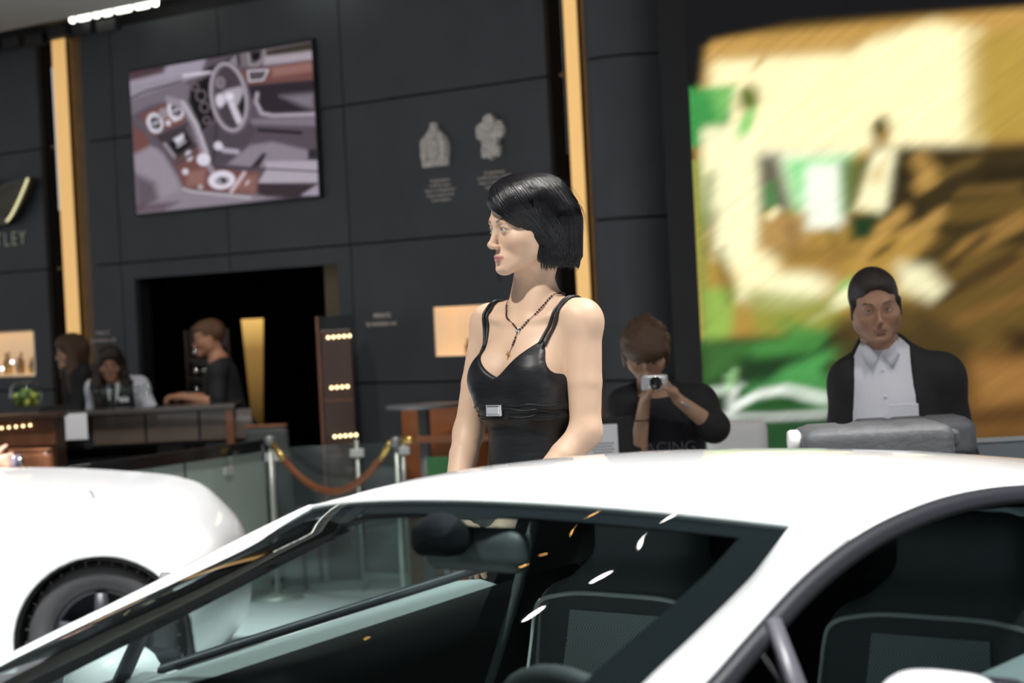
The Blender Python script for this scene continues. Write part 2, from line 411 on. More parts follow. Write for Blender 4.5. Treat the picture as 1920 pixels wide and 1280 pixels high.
MB().box((0, 12, 7.6), (40, 44, .1)).obj('ceiling_hall', 'black', None, kind='structure')
WALL = thing('wall_back', (-1.0132, 15.9, 0), -.77728, kind='structure', label='dark grey panelled stand wall with a doorway and two gold strips')
def slab(x0, x1, z0, z1, holes=(), y=0., g=.006, t=.04, name='panel', m='panel_dark'):
    """one cladding panel, front face at -t, with rectangular holes"""
    mb = MB(); x0 += g; x1 -= g; z0 += g; z1 -= g
    rects = [(x0, x1, z0, z1)]
    for (a, b, c, d) in holes:
        new = []
        for (p, q, r, s_) in rects:
            if a >= q or b <= p or c >= s_ or d <= r: new.append((p, q, r, s_)); continue
            if a > p: new.append((p, a, r, s_))
            if b < q: new.append((b, q, r, s_))
            if c > r: new.append((max(p, a), min(q, b), r, c))
            if d < s_: new.append((max(p, a), min(q, b), d, s_))
        rects = new
    if not rects: return None
    for (p, q, r, s_) in rects: mb.box(((p + q) / 2, y - t / 2, (r + s_) / 2), (q - p, t, s_ - r))
    return mb.obj(name, m, WALL)
ROWS = [.0, .33, 1.24, 2.15, 3.06, 3.86]
DOOR = (-2.34, -.12, -1, 2.03); NICHE_L = (-4.5, -3.655, 1.36, 1.685); NICHE_R = (.78, 1.42, 1.40, 1.712)
def columns(xs, holes=(), y=0.):
    for a, b in zip(xs, xs[1:]):
        for c, d in zip(ROWS, ROWS[1:]): slab(a, b, c, d, holes, y)
columns([-7.2, -5.95, -4.7, -3.42], [NICHE_L])
columns([-2.86, -2.49, -1.235, .02, .43], [DOOR])
columns([.43, 1.88], [NICHE_R], y=-.012)
# black backing behind the joints (with the doorway left open) and the two lit slots
mb = MB()
for (a, b, c, d) in ((-7.2, -4.5, 0, 3.86), (-3.655, -3.42, 0, 3.86), (-4.5, -3.655, 0, 1.36), (-4.5, -3.655, 1.685, 3.86), (-2.86, -2.34, 0, 3.86), (-2.34, -.12, 2.03, 3.86),
                     (-.12, .78, 0, 3.86), (.78, 1.42, 0, 1.40), (.78, 1.42, 1.712, 3.86), (1.42, 1.88, 0, 3.86)): mb.box(((a + b) / 2, .05, (c + d) / 2), (b - a, .09, d - c))
mb.obj('backing', 'seam_black', WALL)
for x0, wg, wb in ((-3.42, .16, .22), (1.88, .10, .20)):
    a = x0 + (.16 if x0 < 0 else .115)
    s_ = MB().box((x0 + .3, .16, 1.93), (.70, .02, 3.86)).obj('slot_back', 'black', WALL)
    MB().box((a + wg / 2, .0, 2.4), (wg, .012, 2.92)).obj('gold_light_strip', 'gold_strip', WALL, label='glowing gold light strip')
    MB().box((a + wg / 2, .0, .47), (wg, .012, .92)).obj('strip_foot', 'bronze', WALL)
    MB().box((a + wg + wb / 2, .05, 1.93), (wb, .03, 3.86)).obj('bronze_reveal', 'bronze', WALL, label='dark bronze reveal beside the strip')
    for zz in (3.06, 2.15, 1.24): MB().box((a - .012, -.03, zz), (.03, .02, .02)).obj('bracket', 'bronze', WALL)
# room behind the doorway
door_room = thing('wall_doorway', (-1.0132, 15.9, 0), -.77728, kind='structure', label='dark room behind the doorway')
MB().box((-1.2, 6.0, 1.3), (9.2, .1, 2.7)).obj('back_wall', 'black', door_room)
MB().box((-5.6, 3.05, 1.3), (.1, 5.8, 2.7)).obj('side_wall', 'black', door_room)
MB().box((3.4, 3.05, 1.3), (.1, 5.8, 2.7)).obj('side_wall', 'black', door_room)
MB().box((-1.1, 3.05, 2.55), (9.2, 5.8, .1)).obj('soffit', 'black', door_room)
MB().box((-.665, .42, 1.05), (.19, .04, 2.1)).obj('tan_panel', 'tan', door_room)
MB().box((-.02, .10, 1.05), (.14, .03, 2.05)).obj('jamb', 'panel_dark', door_room)
# black soffit above the wall and the ceiling raft with its light row
MB().box((-1.2, .6, 4.35), (13, 1.1, .95)).obj('soffit', 'black', WALL)
RAFT = thing('ceiling', (-1.0132, 15.9, 0), -.77728, kind='structure', label='pale grey ceiling raft over the bar')
MB().box((-4.85, -1.92, 3.97), (7.3, 3.0, .12)).obj('raft_panel', 'ceiling_grey', RAFT)
MB().box((-3.0, -.29, 4.02), (7, .22, .16)).obj('light_trough', 'black', RAFT)
x = -2.52
for w in (.03, .13, .05, .09, .17, .15, .02):
    MB().box((x + w / 2, -.345, 3.915), (w, .05, .06), bevel=.018).obj('lamp_tube', 'tube_white', RAFT, label='bright white lamp tube'); x += w + .06
x = -.62
for w in (.06, .04, .05, .16, .3): MB().box((x + w / 2, -.30, 3.86), (w, .05, .05), bevel=.018).obj('lamp_tube', 'tube_white', RAFT); x += w + .04
for i in range(9): MB().box((-4.6 + i * .30, -.25, 3.865 - .015 * (i % 3)), (.22, .06, .08)).obj('truss_block', 'black', RAFT)

# round column
COLM = thing('column', (.80, 13.95, 0), 0, 'round dark grey clad column beside the big video wall', 'column')
for c, d in zip([0, .33, 1.24, 2.16, 3.08, 4.0], [.33, 1.24, 2.16, 3.08, 4.0, 4.9]):
    MB().lathe([(.0, c + .006), (.292, c + .006), (.297, c + .012), (.297, d - .012), (.292, d - .006), (.0, d - .006)], n=48).obj('drum', 'panel_dark', COLM, sm=False)
MB().lathe([(0, 0), (.284, 0), (.284, 4.9), (0, 4.9)], n=32).obj('core', 'seam_black', COLM)
for o in COLM.children:
    smooth(o.data); md = o.modifiers.new('es', 'EDGE_SPLIT'); md.split_angle = .6

# lit display niches with bottles and glasses
mat('niche_light', (.85, .6, .36), .6, emit=.55, ecol=(1, .72, .42))
mat('niche_back', (.8, .62, .42), .6, emit=.28, ecol=(1, .78, .52))
mat('bottle_amber', (.28, .15, .04), .15, coat=.5); mat('bottle_grey', (.2, .2, .2), .2, coat=.5); mat('bottle_gold', (.5, .36, .14), .3, metal=.5)
mat('bulb', (1, .9, .6), .5, emit=3.5, ecol=(1, .80, .42)); mat('bulb_white', (1, 1, 1), .5, emit=5, ecol=(.9, .95, 1)); mat('bulb_core', (1, .8, .7), .5, emit=3.2, ecol=(1, .62, .5))
def niche(h, nm, lab):
    a, b, c, d = h; t = thing('display_niche', WALL.matrix_basis @ Vector(((a + b) / 2, 0, c)), WALL.rotation_euler[2], lab, 'niche')
    w = (b - a) / 2; hh = d - c
    MB().box((0, .16, hh / 2), (2 * w, .02, hh)).obj('back_panel', 'niche_back', t)
    MB().box((0, .06, -.005), (2 * w, .2, .02)).obj('shelf', 'niche_light', t)
    MB().box((0, .06, hh + .005), (2 * w, .2, .02)).obj('top_light', 'niche_light', t)
    for s_ in (-1, 1): MB().box((s_ * (w + .005), .06, hh / 2), (.02, .2, hh)).obj('side_panel', 'niche_back', t)
    return t
def bottle(x, y, z, hh, r, m, lab, grp, parent_t):
    p = parent_t.matrix_basis @ Vector((x, y, z)); k = hh
    MB().lathe([(0, 0), (r, 0), (r, .55 * k), (r * .4, .72 * k), (r * .36, .95 * k), (r * .45, .96 * k), (r * .45, k), (0, k)], n=14).obj('bottle', m, None, True, label=lab, cat='bottle', group=grp).location = p
bpy.context.view_layer.update()
nl = niche(NICHE_L, 'l', 'warm lit wall niche beside the winged emblem wall'); nr = niche(NICHE_R, 'r', 'warm lit wall niche under the two crests')
for i in range(7):
    bottle(-.25 + i * .085, .07 + .03 * (i % 2), .006, (.12, .16, .17, .13, .165, .12, .14)[i], .024, ('bottle_grey', 'bottle_amber', 'bottle_gold')[i % 3], 'small bottle in the lit niche near the winged emblem', 'bottles in the niche near the emblem', nl)
for i in range(5):
    bottle(-.14 + i * .09, .07 + .03 * (i % 2), .006, (.10, .13, .09, .15, .12)[i], .022, ('bottle_gold', 'bottle_grey', 'bottle_amber')[i % 3], 'small bottle in the lit niche under the crests', 'bottles in the niche under the crests', nr)
for i, (xx, zz, mm) in enumerate(((.11, .10, 'bulb_white'), (-.03, .05, 'bulb_white'))):
    o = MB().sphere((0, 0, 0), .012).obj('spot_bulb', mm, None, True, label='tiny white lamp gleaming in front of the niche near the emblem', cat='lamp', group='tiny niche lamps'); o.location = nl.matrix_basis @ Vector((xx, -.03 - .0 * i, zz))

# lettering, crests and the winged emblem on the wall
mat('crest', (.62, .58, .54), .6, vary=.3, vscale=30, bump=.3, bscale=60)
mat('silver_gold', (.75, .70, .42), .35, metal=.3, emit=.12, ecol=(.9, .85, .45)); mat('wing_dark', (.08, .07, .05), .4, metal=.4)
mat('feather_bronze', (.30, .27, .16), .4, metal=.4); mat('rim_glow', (.9, .85, .5), .4, emit=.75, ecol=(1, .93, .55))
mat('letter_cream', (.8, .82, .6), .5)
def on_wall(x, z, y=-.045): return WALL.matrix_basis @ Vector((x, y, z))
def wall_text(lines, x, z, size, dz, m, lab, y=-.046, sp=1.):
    me = None; t = thing('lettering', on_wall(x, z, y), WALL.rotation_euler[2], lab, 'lettering')
    for i, s_ in enumerate(lines):
        o = link('text_line', text_mesh(s_, size, .002, 'CENTER', sp), m, t); o.rotation_euler = (PI / 2, 0, 0); o.location = (0, 0, -dz * i)
    return t
wall_text(['By Appointment', 'to HM the Queen', 'Motor Car Manufacturers', 'Motors Limited Crewe', 'Crewe Cheshire'], .915, 2.50, .026, .031, 'text_grey', 'five small grey text lines under the arched crest', -.058)
wall_text(['By Appointment', 'to HRH the Prince of Wales', 'Motor Car Manufacturers', 'Motors Limited'], 1.40, 2.515, .026, .031, 'text_grey', 'small grey text lines under the plume crest', -.058)
wall_text(['PRIVATE', 'by invitation only'], -2.745, 1.635, .045, .052, 'text_grey', 'small grey PRIVATE lettering left of the doorway')
wall_text(['PRIVATE', 'by invitation only'], .30, 1.66, .045, .05, 'text_grey', 'small grey PRIVATE lettering right of the doorway')
# BENTLEY capitals: Y ends at about -3.71
tt = wall_text(['BENTLEY'], -4.06, 2.355, .150, .1, 'letter_cream', 'large cream capital letters under the winged emblem', sp=1.38)
def relief(name, outlines, x, z, lab, cat):
    t = thing(name, on_wall(x, z, -.056), WALL.rotation_euler[2], lab, cat); R = Matrix.Rotation(PI / 2, 4, 'X')
    for nm, poly, y0, y1, m in outlines: MB().prism(poly, y0, y1, R).obj(nm, m, t)
    return t
def blob(cx, cz, rx, rz, n=14, w=0., ph=0.): return [(cx + rx * (1 + w * math.cos(5 * q + ph)) * math.cos(q), cz + rz * (1 + w * math.cos(5 * q + ph)) * math.sin(q)) for q in [2 * PI * i / n for i in range(n)]]
arch = [(-.115, -.125), (.112, -.125), (.118, -.07), (.128, -.02), (.122, .03), (.095, .065), (.065, .085), (.045, .105), (.03, .115), (.03, .15), (-.028, .15), (-.032, .115), (-.06, .09), (-.095, .06), (-.128, .035), (-.125, -.015), (-.13, -.05), (-.118, -.09)]
relief('heraldic_crest', [('backplate', arch, 0, .02, 'crest'), ('shield', blob(0, -.02, .05, .06, 16), .02, .035, 'crest'), ('supporter', blob(-.085, -.01, .03, .075, 12, .15), .02, .034, 'crest'), ('supporter', blob(.085, -.01, .03, .075, 12, .15), .02, .034, 'crest'),
                          ('crown', blob(0, .085, .04, .035, 12, .1), .02, .034, 'crest'), ('scroll', [(-.1, -.118), (.1, -.118), (.09, -.09), (-.09, -.09)], .02, .032, 'crest')], .895, 2.72, 'pale arched heraldic crest with shield on dark wall', 'crest')
pl = [('plume', blob(0, .10, .05, .05, 18, .06), 0, .03, 'crest'), ('plume', blob(-.075, .045, .045, .055, 18, .06), 0, .024, 'crest'), ('plume', blob(.075, .05, .045, .055, 18, .06), 0, .024, 'crest'),
      ('stem', [(-.05, -.02), (.06, -.02), (.07, .05), (.05, .09), (-.05, .09), (-.06, .05)], 0, .026, 'crest'), ('coronet', [(-.06, -.05), (.065, -.05), (.075, .0), (.04, -.01), (.0, .01), (-.04, -.01), (-.07, .0)], 0, .035, 'crest'),
      ('scroll', [(-.075, -.11), (-.05, -.12), (-.03, -.105), (0, -.135), (.03, -.105), (.055, -.12), (.08, -.1), (.085, -.05), (-.075, -.05)], 0, .028, 'crest')]
relief('heraldic_crest', pl, 1.395, 2.73, 'pale three-plume heraldic crest on dark wall', 'crest')
# winged emblem: body and two feathered wings; only the tip of one wing is inside the frame
em = thing('winged_emblem', on_wall(-4.08, 2.68, -.07), WALL.rotation_euler[2], 'dark winged emblem with glowing feather edge on the panelled wall', 'emblem')
em.scale = (.81, 1, 1)
R = Matrix.Rotation(PI / 2, 4, 'X')
for sx in (1, -1):
    wing = [(.10 * sx, -.16), (.30 * sx, -.17), (.48 * sx, -.10), (.62 * sx, .0), (.72 * sx, .10), (.76 * sx, .165), (.60 * sx, .16), (.4 * sx, .15), (.10 * sx, .12)]
    MB().prism(wing, 0, .05, R).obj('wing', 'wing_dark', em)
    for k in range(9):
        q = k / 8; tip = (sx * (.36 + .36 * q ** .8), -.13 + .275 * q); root = (sx * (.14 + .05 * q), -.05 + .14 * q)
        MB().tube([(root[0], -.055, root[1]), ((root[0] + tip[0]) / 2, -.058, (root[1] + tip[1]) / 2 + .01), (tip[0], -.055, tip[1])], [.002, .003, .004], 6).obj('feather', 'feather_bronze', em)
    rim = [(sx * (.36 + .37 * q ** .8), -.058, -.14 + .295 * q) for q in np.linspace(0, 1, 26)]
    for p in rim: MB().sphere(p, (.012, .010, .012), 8, 6).obj('rim_bead', 'rim_glow', em)
MB().prism(blob(0, 0, .12, .19, 24), 0, .07, R).obj('oval', 'wing_dark', em); MB().prism(blob(0, 0, .09, .15, 24), .07, .08, R).obj('oval_face', 'silver_gold', em)

# ------------------------------------------------------------------ wall screen showing a car cockpit
SCR = thing('wall_screen', on_wall(-1.23, 2.49, -.045), WALL.rotation_euler[2], 'large wall screen showing a purple-grey car interior with steering wheel', 'screen')
MB().box((0, -.012, .51), (2.03, .024, 1.05)).obj('bezel', 'black', SCR)
quad = [(62, 240), (1308, 25), (1365, 1078), (120, 1225)]
hm = homography(quad, [(-1., 1.02), (1., 1.02), (1., 0), (-1., 0)])
inv = homography([(-1., 1.02), (1., 1.02), (1., 0), (-1., 0)], quad)
A = Art(300, 200, -1, 1, 1.02, 0, (0, 0, 0)); gu, gv = A.x.copy(), A.y.copy(); A.x, A.y = inv(gu, gv)
c = lambda r, g, b: np.array(srgb(r, g, b)) * .95
base = c(96, 86, 96); lite = c(160, 152, 166); hi = c(205, 200, 212); dk = c(52, 45, 52); vdk = c(26, 24, 26); wood = c(118, 80, 76); woodl = c(160, 122, 116)
A.c[:] = base
A.poly([(50, 230), (600, 130), (560, 240), (450, 260), (60, 400)], lite, 20); A.poly([(50, 230), (320, 185), (300, 240), (60, 300)], c(84, 64, 70), 20)
A.poly([(60, 330), (600, 225), (630, 240), (480, 290), (70, 440)], c(150, 144, 156), 14); A.line([(440, 262), (560, 245), (625, 232)], 20, hi, 9); A.line([(70, 420), (180, 370), (420, 300)], 12, dk, 6)
A.poly([(70, 440), (180, 395), (420, 300), (490, 330), (460, 470), (350, 430), (200, 470), (80, 540)], c(120, 112, 122), 16)
A.poly([(560, 230), (820, 110), (870, 140), (820, 200), (640, 230)], vdk, 8); A.poly([(720, 190), (800, 115), (812, 200)], c(140, 134, 140), 8)
A.poly([(820, 100), (1310, 20), (1320, 150), (900, 200), (830, 200)], c(120, 110, 116), 16); A.poly([(1000, 90), (1310, 30), (1315, 80), (1000, 130)], c(62, 56, 48), 14); A.poly([(990, 130), (1318, 95), (1318, 150), (990, 190)], c(168, 158, 166), 14)
A.line([(880, 110), (890, 190), (940, 190), (1000, 130), (990, 80)], 12, c(150, 144, 146), 5); A.poly([(895, 100), (970, 90), (960, 150), (910, 170)], vdk, 8)
A.poly([(820, 230), (1318, 160), (1330, 285), (870, 330), (840, 290)], wood, 8); A.poly([(1040, 205), (1318, 170), (1320, 230), (1050, 270)], woodl, 20, .7)
A.poly([(880, 230), (1020, 220), (1000, 295), (880, 305)], c(90, 84, 86), 5); A.line([(880, 230), (1018, 222), (985, 290), (890, 300), (880, 235)], 10, hi, 4)
A.poly([(870, 330), (1330, 290), (1335, 500), (1000, 540), (940, 480)], dk, 12); A.poly([(1100, 400), (1330, 380), (1330, 490), (1250, 470)], c(140, 132, 142), 30, .8); A.line([(945, 385), (935, 440), (975, 520), (1050, 535), (1335, 525)], 26, c(168, 160, 172), 10)
A.poly([(900, 560), (1340, 545), (1345, 610), (900, 600)], c(128, 120, 130), 16); A.poly([(880, 600), (1342, 610), (1345, 800), (900, 720)], c(92, 82, 92), 16); A.line([(955, 635), (1240, 652)], 20, vdk, 7)
A.poly([(740, 870), (900, 740), (1050, 715), (1290, 770), (1310, 830), (1000, 900)], c(140, 132, 142), 18); A.poly([(900, 890), (985, 790), (1010, 800), (960, 890)], dk, 10); A.poly([(1290, 770), (1345, 760), (1350, 830), (1290, 830)], dk, 12)
A.poly([(1000, 850), (1355, 840), (1358, 990), (950, 1000), (1010, 900)], c(172, 164, 176), 8); A.line([(640, 890), (980, 900), (1358, 915)], 10, dk, 4); A.poly([(945, 1000), (1345, 1005), (1240, 1085), (960, 1085)], c(62, 52, 56), 10); A.poly([(1240, 1080), (1362, 1000), (1364, 1080)], lite, 8)
A.poly([(580, 660), (660, 580), (880, 560), (940, 640), (880, 740), (740, 870), (640, 880)], c(84, 76, 84), 14); A.line([(670, 600), (660, 720), (640, 860)], 20, c(66, 60, 66), 10)
# centre console
A.poly([(490, 330), (620, 260), (650, 560), (560, 660), (480, 440)], vdk, 10)
for (x, y, r) in ((560, 400, 34), (585, 480, 30), (520, 340, 22), (600, 570, 22)): A.ring((x, y), (r, r * 1.1), 8, c(130, 118, 124), 5)
A.poly([(90, 610), (210, 690), (200, 790), (100, 800)], wood, 12)
A.poly([(130, 540), (360, 430), (440, 480), (440, 590), (300, 640), (230, 690)], wood, 10); A.poly([(330, 440), (440, 490), (440, 560), (330, 600)], woodl, 20, .6)
for x, y in ((243, 590), (385, 500)):
    A.ell((x, y), (58, 72), hi, .12, -.3); A.ell((x + 4, y), (34, 46), vdk, .15, -.3); A.line([(x - 22, y + 8), (x + 30, y - 8)], 12, hi, 4); A.line([(x, y - 40), (x + 8, y + 40)], 8, c(170, 166, 170), 3)
A.ell((300, 525), (34, 40), c(150, 140, 146), .2); A.ell((335, 590), (18, 20), hi, .2); A.ell((380, 560), (18, 20), hi, .2)
A.poly([(250, 680), (470, 590), (560, 740), (400, 850)], c(70, 62, 66), 8); A.poly([(345, 730), (450, 655), (500, 735), (400, 808)], vdk, 5); A.poly([(370, 700), (440, 660), (445, 700), (400, 740)], hi, 8); A.line([(400, 755), (455, 715)], 12, c(180, 176, 182), 5)
for i in range(6): A.ell((312 + i * 13, 735 + i * 17), (14, 11), c(150, 142, 150), .3); A.ell((470 + i * 11, 620 + i * 20), (14, 9), c(110, 102, 110), .3)
A.poly([(380, 850), (560, 740), (640, 900), (960, 925), (940, 1085), (440, 1040)], wood, 10); A.poly([(470, 930), (600, 900), (580, 1010), (460, 1030)], woodl, 24, .6); A.poly([(800, 960), (950, 940), (930, 1070), (800, 1050)], woodl, 24, .5)
A.ell((480, 815), (26, 36), hi, .3); A.ell((455, 925), (22, 22), hi, .3); A.ell((560, 1030), (20, 18), c(170, 160, 168), .3); A.line([(400, 870), (520, 790)], 24, c(86, 74, 80), 8)
A.line([(340, 430), (450, 470), (520, 600), (590, 800)], 52, c(150, 142, 152), 16); A.line([(430, 440), (530, 600), (600, 790)], 16, c(190, 184, 194), 8)
A.line([(585, 830), (640, 920)], 36, c(150, 142, 150), 10); A.ell((580, 840), (46, 44), hi * 1.1, .2)
A.ell((705, 980), (92, 64), hi * 1.1, .1, -.12); A.ell((710, 985), (50, 30), c(150, 146, 152), .2, -.12); A.poly([(690, 960), (740, 975), (720, 1010)], vdk, 6)
A.line([(770, 1060), (860, 930)], 24, c(200, 184, 190), 8); A.line([(870, 1010), (890, 985)], 12, hi, 5)
A.line([(680, 740), (720, 775), (810, 785)], 34, c(170, 164, 174), 8); A.ell((680, 745), (30, 30), hi, .25)
# near seat and tunnel
A.poly([(95, 810), (230, 740), (300, 800), (400, 960), (440, 1050), (420, 1120), (120, 1210)], c(150, 142, 152), 24); A.poly([(100, 940), (240, 1000), (300, 1200), (120, 1225)], c(84, 72, 80), 40, .8); A.line([(75, 545), (170, 610), (240, 740)], 34, c(100, 92, 100), 10)
A.poly([(420, 1050), (960, 1085), (1120, 1090), (880, 1130), (120, 1225), (200, 1150)], c(140, 132, 142), 16); A.poly([(110, 1160), (420, 1130), (300, 1200), (120, 1225)], c(98, 80, 90), 20, .8); A.line([(440, 1045), (520, 1065), (900, 1100)], 18, c(176, 170, 178), 8)
# steering wheel
A.ell((755, 410), (110, 210), c(70, 62, 68), .1, -.16, .75); A.ell((690, 310), (34, 40), c(130, 120, 126), .4, 0, .7); A.ring((695, 310), (24, 34), 6, c(160, 152, 158), 4)
A.poly([(660, 440), (720, 360), (850, 330), (860, 380), (800, 480), (840, 590), (790, 560), (740, 440), (690, 490)], c(168, 162, 172), 10); A.ell((690, 430), (30, 44), hi, .4); A.ell((755, 405), (30, 26), hi * 1.15, .4)
A.poly([(745, 440), (780, 430), (850, 580), (810, 600)], c(200, 194, 204), 8); A.poly([(845, 390), (870, 420), (860, 540), (820, 480)], vdk, 10)
A.ring((756, 412), (118, 232), 40, c(118, 110, 118), 7, -.16); A.ring((750, 408), (118, 232), 14, c(176, 168, 178), 6, -.16)
A.line([(1000, 1080), (1120, 1090), (1240, 1085)], 16, vdk, 8, .6)
A.c = A.c ** 1.12 * 1.12
A.c *= (1 + .06 * RNG.standard_normal(A.c.shape[:2]))[..., None]
A.x, A.y = gu, gv
picture('picture', A, lambda x, y: np.stack([x, np.full_like(x, -.026), y], -1), 'screen', SCR)

# ------------------------------------------------------------------ big video wall (blurred film scene of figures in golden light)
LED = thing('video_wall', (1.8091, 12.6, 0), -math.radians(23), 'huge glowing video wall showing blurred golden and green film scene', 'video wall')
MB().box((.62, .12, 2.3), (3.3, .2, 3.2)).obj('casing', 'black', LED)
MB().box((.62, .10, .35), (3.3, .22, .74)).obj('plinth', 'black', LED)
MB().box((.62, .10, 4.2), (3.3, .3, 1.6)).obj('header', 'black', LED)
quad = [(1280, -40), (2000, -40), (2000, 845), (1280, 845)]; uv = [(-.871, 3.393), (1.152, 3.192), (1.042, .822), (-1.001, .869)]
# the drawing also runs on beyond the frame to the wall's far end
inv = homography(uv, quad)
LX0, LX1, LZ0, LZ1 = -.868, 2.1, 3.30, .82
A = Art(330, 270, LX0, LX1, LZ0, LZ1, (0, 0, 0)); gu, gv = A.x.copy(), A.y.copy(); A.x, A.y = inv(gu, gv)
c = lambda r, g, b: np.array(srgb(r, g, b)); K = c(22, 22, 24); YW = np.array([1.25, 1.1, .62]); AM = c(205, 160, 85); BR = c(110, 86, 40); DB = c(62, 50, 26); GR = c(70, 160, 80); LG = c(150, 220, 120); DG = c(34, 62, 34); PY = np.array([1.15, 1.08, .66])
A.c[:] = BR
A.poly([(1200, 280), (1345, 280), (1345, 660), (1200, 660)], c(120, 170, 80), 8)
A.poly([(1200, -60), (1340, -60), (1340, 300), (1200, 300)], K, 4)
A.poly([(1310, 80), (1920, 10), (2400, -30), (2400, 300), (1920, 300), (1310, 300)], AM, 12); A.poly([(1335, 110), (1600, 85), (1750, 40), (1840, 60), (1850, 290), (1320, 300)], YW, 18)
A.poly([(1815, 70), (1935, 50), (1940, 260), (1815, 270)], c(190, 160, 70), 25, .85); A.poly([(1330, 70), (1500, 62), (1640, 50), (1600, 100), (1330, 115)], AM, 14, .8)
A.poly([(1270, -60), (2500, -60), (2500, -20), (1930, 14), (1700, 28), (1480, 45), (1325, 78), (1315, 165), (1270, 160)], K, 7)
A.poly([(1290, 165), (1375, 160), (1365, 270), (1295, 280)], GR, 8); A.poly([(1330, 165), (1380, 165), (1350, 230)], LG, 10, .7)
A.poly([(1300, 280), (1700, 280), (1720, 620), (1310, 640)], c(190, 150, 70), 14, .9)
A.poly([(1315, 240), (1420, 230), (1430, 380), (1395, 520), (1340, 480), (1318, 380)], PY, 12); A.ell((1404, 185), (20, 26), c(110, 120, 50), .35); A.ell((1400, 230), (12, 30), LG, .5, .4); A.line([(1428, 108), (1418, 126)], 8, AM, 5)
A.poly([(1375, 300), (1425, 300), (1425, 560), (1385, 560)], PY, 12); A.poly([(1425, 280), (1600, 280), (1590, 390), (1430, 390)], np.array([1.1, 1.1, .8]), 14); A.poly([(1420, 290), (1460, 290), (1490, 400), (1425, 400)], DB, 12, .9)
A.poly([(1430, 350), (1450, 340), (1462, 410), (1440, 430)], GR, 10, .7); A.poly([(1470, 300), (1600, 290), (1590, 400), (1495, 400)], c(150, 235, 150), 14); A.poly([(1510, 310), (1575, 305), (1580, 425), (1505, 430)], np.array([1.1, 1.15, .95]), 12)
A.poly([(1425, 400), (1510, 400), (1520, 470), (1420, 490)], c(190, 150, 88), 14); A.ell((1450, 400), (10, 10), YW, .5); A.poly([(1575, 300), (1640, 295), (1600, 400), (1580, 400)], c(96, 104, 50), 12, .9)
A.poly([(1640, 275), (1850, 270), (2400, 230), (2400, 520), (1640, 430)], DB, 16)
A.poly([(1605, 390), (1640, 280), (1680, 280), (1660, 400)], PY, 10); A.poly([(1630, 330), (1660, 300), (1650, 350)], AM, 10, .7); A.ell((1652, 245), (18, 27), c(92, 80, 34), .35); A.ell((1658, 258), (8, 16), c(190, 150, 80), .5)
A.poly([(1590, 400), (1645, 400), (1640, 450), (1595, 450)], DG, 10)
for (x0, y0, x1, y1, w, col, al) in ((1725, 300, 1745, 330, 34, AM, .7), (1720, 350, 1750, 330, 30, AM, .8), (1655, 430, 1700, 395, 26, AM, .8), (1700, 440, 1770, 400, 26, AM, .8), (1790, 400, 1920, 380, 40, BR, .9), (1800, 470, 1920, 410, 34, c(170, 128, 66), .8), (1650, 520, 1740, 440, 30, c(190, 150, 74), .8), (1700, 520, 1790, 450, 20, DB, .9), (1850, 330, 2000, 320, 30, c(48, 38, 20), .9),
                                     (1800, 360, 1910, 350, 14, c(140, 108, 56), .7), (1600, 500, 1650, 440, 20, AM, .7), (1690, 330, 1720, 400, 30, c(48, 40, 22), .9), (1760, 330, 1830, 300, 18, c(120, 96, 48), .7), (1480, 420, 1500, 480, 12, DB, .6), (1340, 400, 1330, 470, 14, c(120, 96, 44), .7), (1560, 430, 1580, 480, 10, DG, .7), (1780, 500, 1850, 440, 16, c(52, 42, 22), .8), (1640, 480, 1670, 460, 12, DB, .8), (1420, 560, 1560, 500, 26, c(170, 128, 62), .8), (1450, 480, 1600, 470, 30, c(160, 124, 60), .8), (1860, 520, 2000, 440, 36, c(120, 88, 44), .9), (1760, 560, 1900, 480, 26, c(76, 58, 30), .9), (1800, 600, 1960, 540, 26, c(134, 98, 50), .8)):
    A.line([(x0, y0), (x1, y1)], w, col, 10, al)
A.ell((1480, 545), (75, 34), PY, .5, -.1); A.ell((1420, 505), (40, 34), YW, .5); A.poly([(1680, 490), (1740, 500), (1775, 540), (1750, 565), (1690, 545)], PY * .85, 16); A.ell((1595, 545), (22, 22), LG, .6); A.line([(1560, 570), (1600, 540)], 16, PY, 8); A.line([(1520, 600), (1600, 560)], 14, PY, 8, .8)
A.poly([(1320, 540), (1380, 540), (1370, 640), (1322, 640)], c(150, 200, 90), 14, .8); A.poly([(1400, 540), (1560, 560), (1600, 620), (1420, 640)], c(150, 160, 66), 18, .8); A.line([(1350, 470), (1370, 560)], 14, c(100, 84, 40), 8, .8)
A.line([(1310, 300), (1325, 640)], 6, GR, 5, .7); A.line([(1332, 330), (1325, 420)], 18, c(90, 130, 60), 8, .7)
A.poly([(1310, 640), (1600, 620), (1620, 850), (1310, 850)], DG, 14); A.poly([(1380, 650), (1480, 630), (1460, 600), (1560, 620), (1530, 660), (1420, 670)], c(80, 150, 70), 12, .9); A.poly([(1470, 690), (1590, 640), (1600, 740), (1440, 720)], c(84, 165, 84), 14); A.poly([(1320, 640), (1400, 640), (1380, 700), (1320, 720)], c(70, 120, 56), 18, .8); A.poly([(1540, 680), (1562, 680), (1562, 710), (1545, 705)], c(24, 34, 22), 6)
A.poly([(1400, 720), (1560, 700), (1570, 770), (1380, 770)], c(78, 150, 80), 14, .8)
WH = np.array([1.05, 1.1, 1.0])
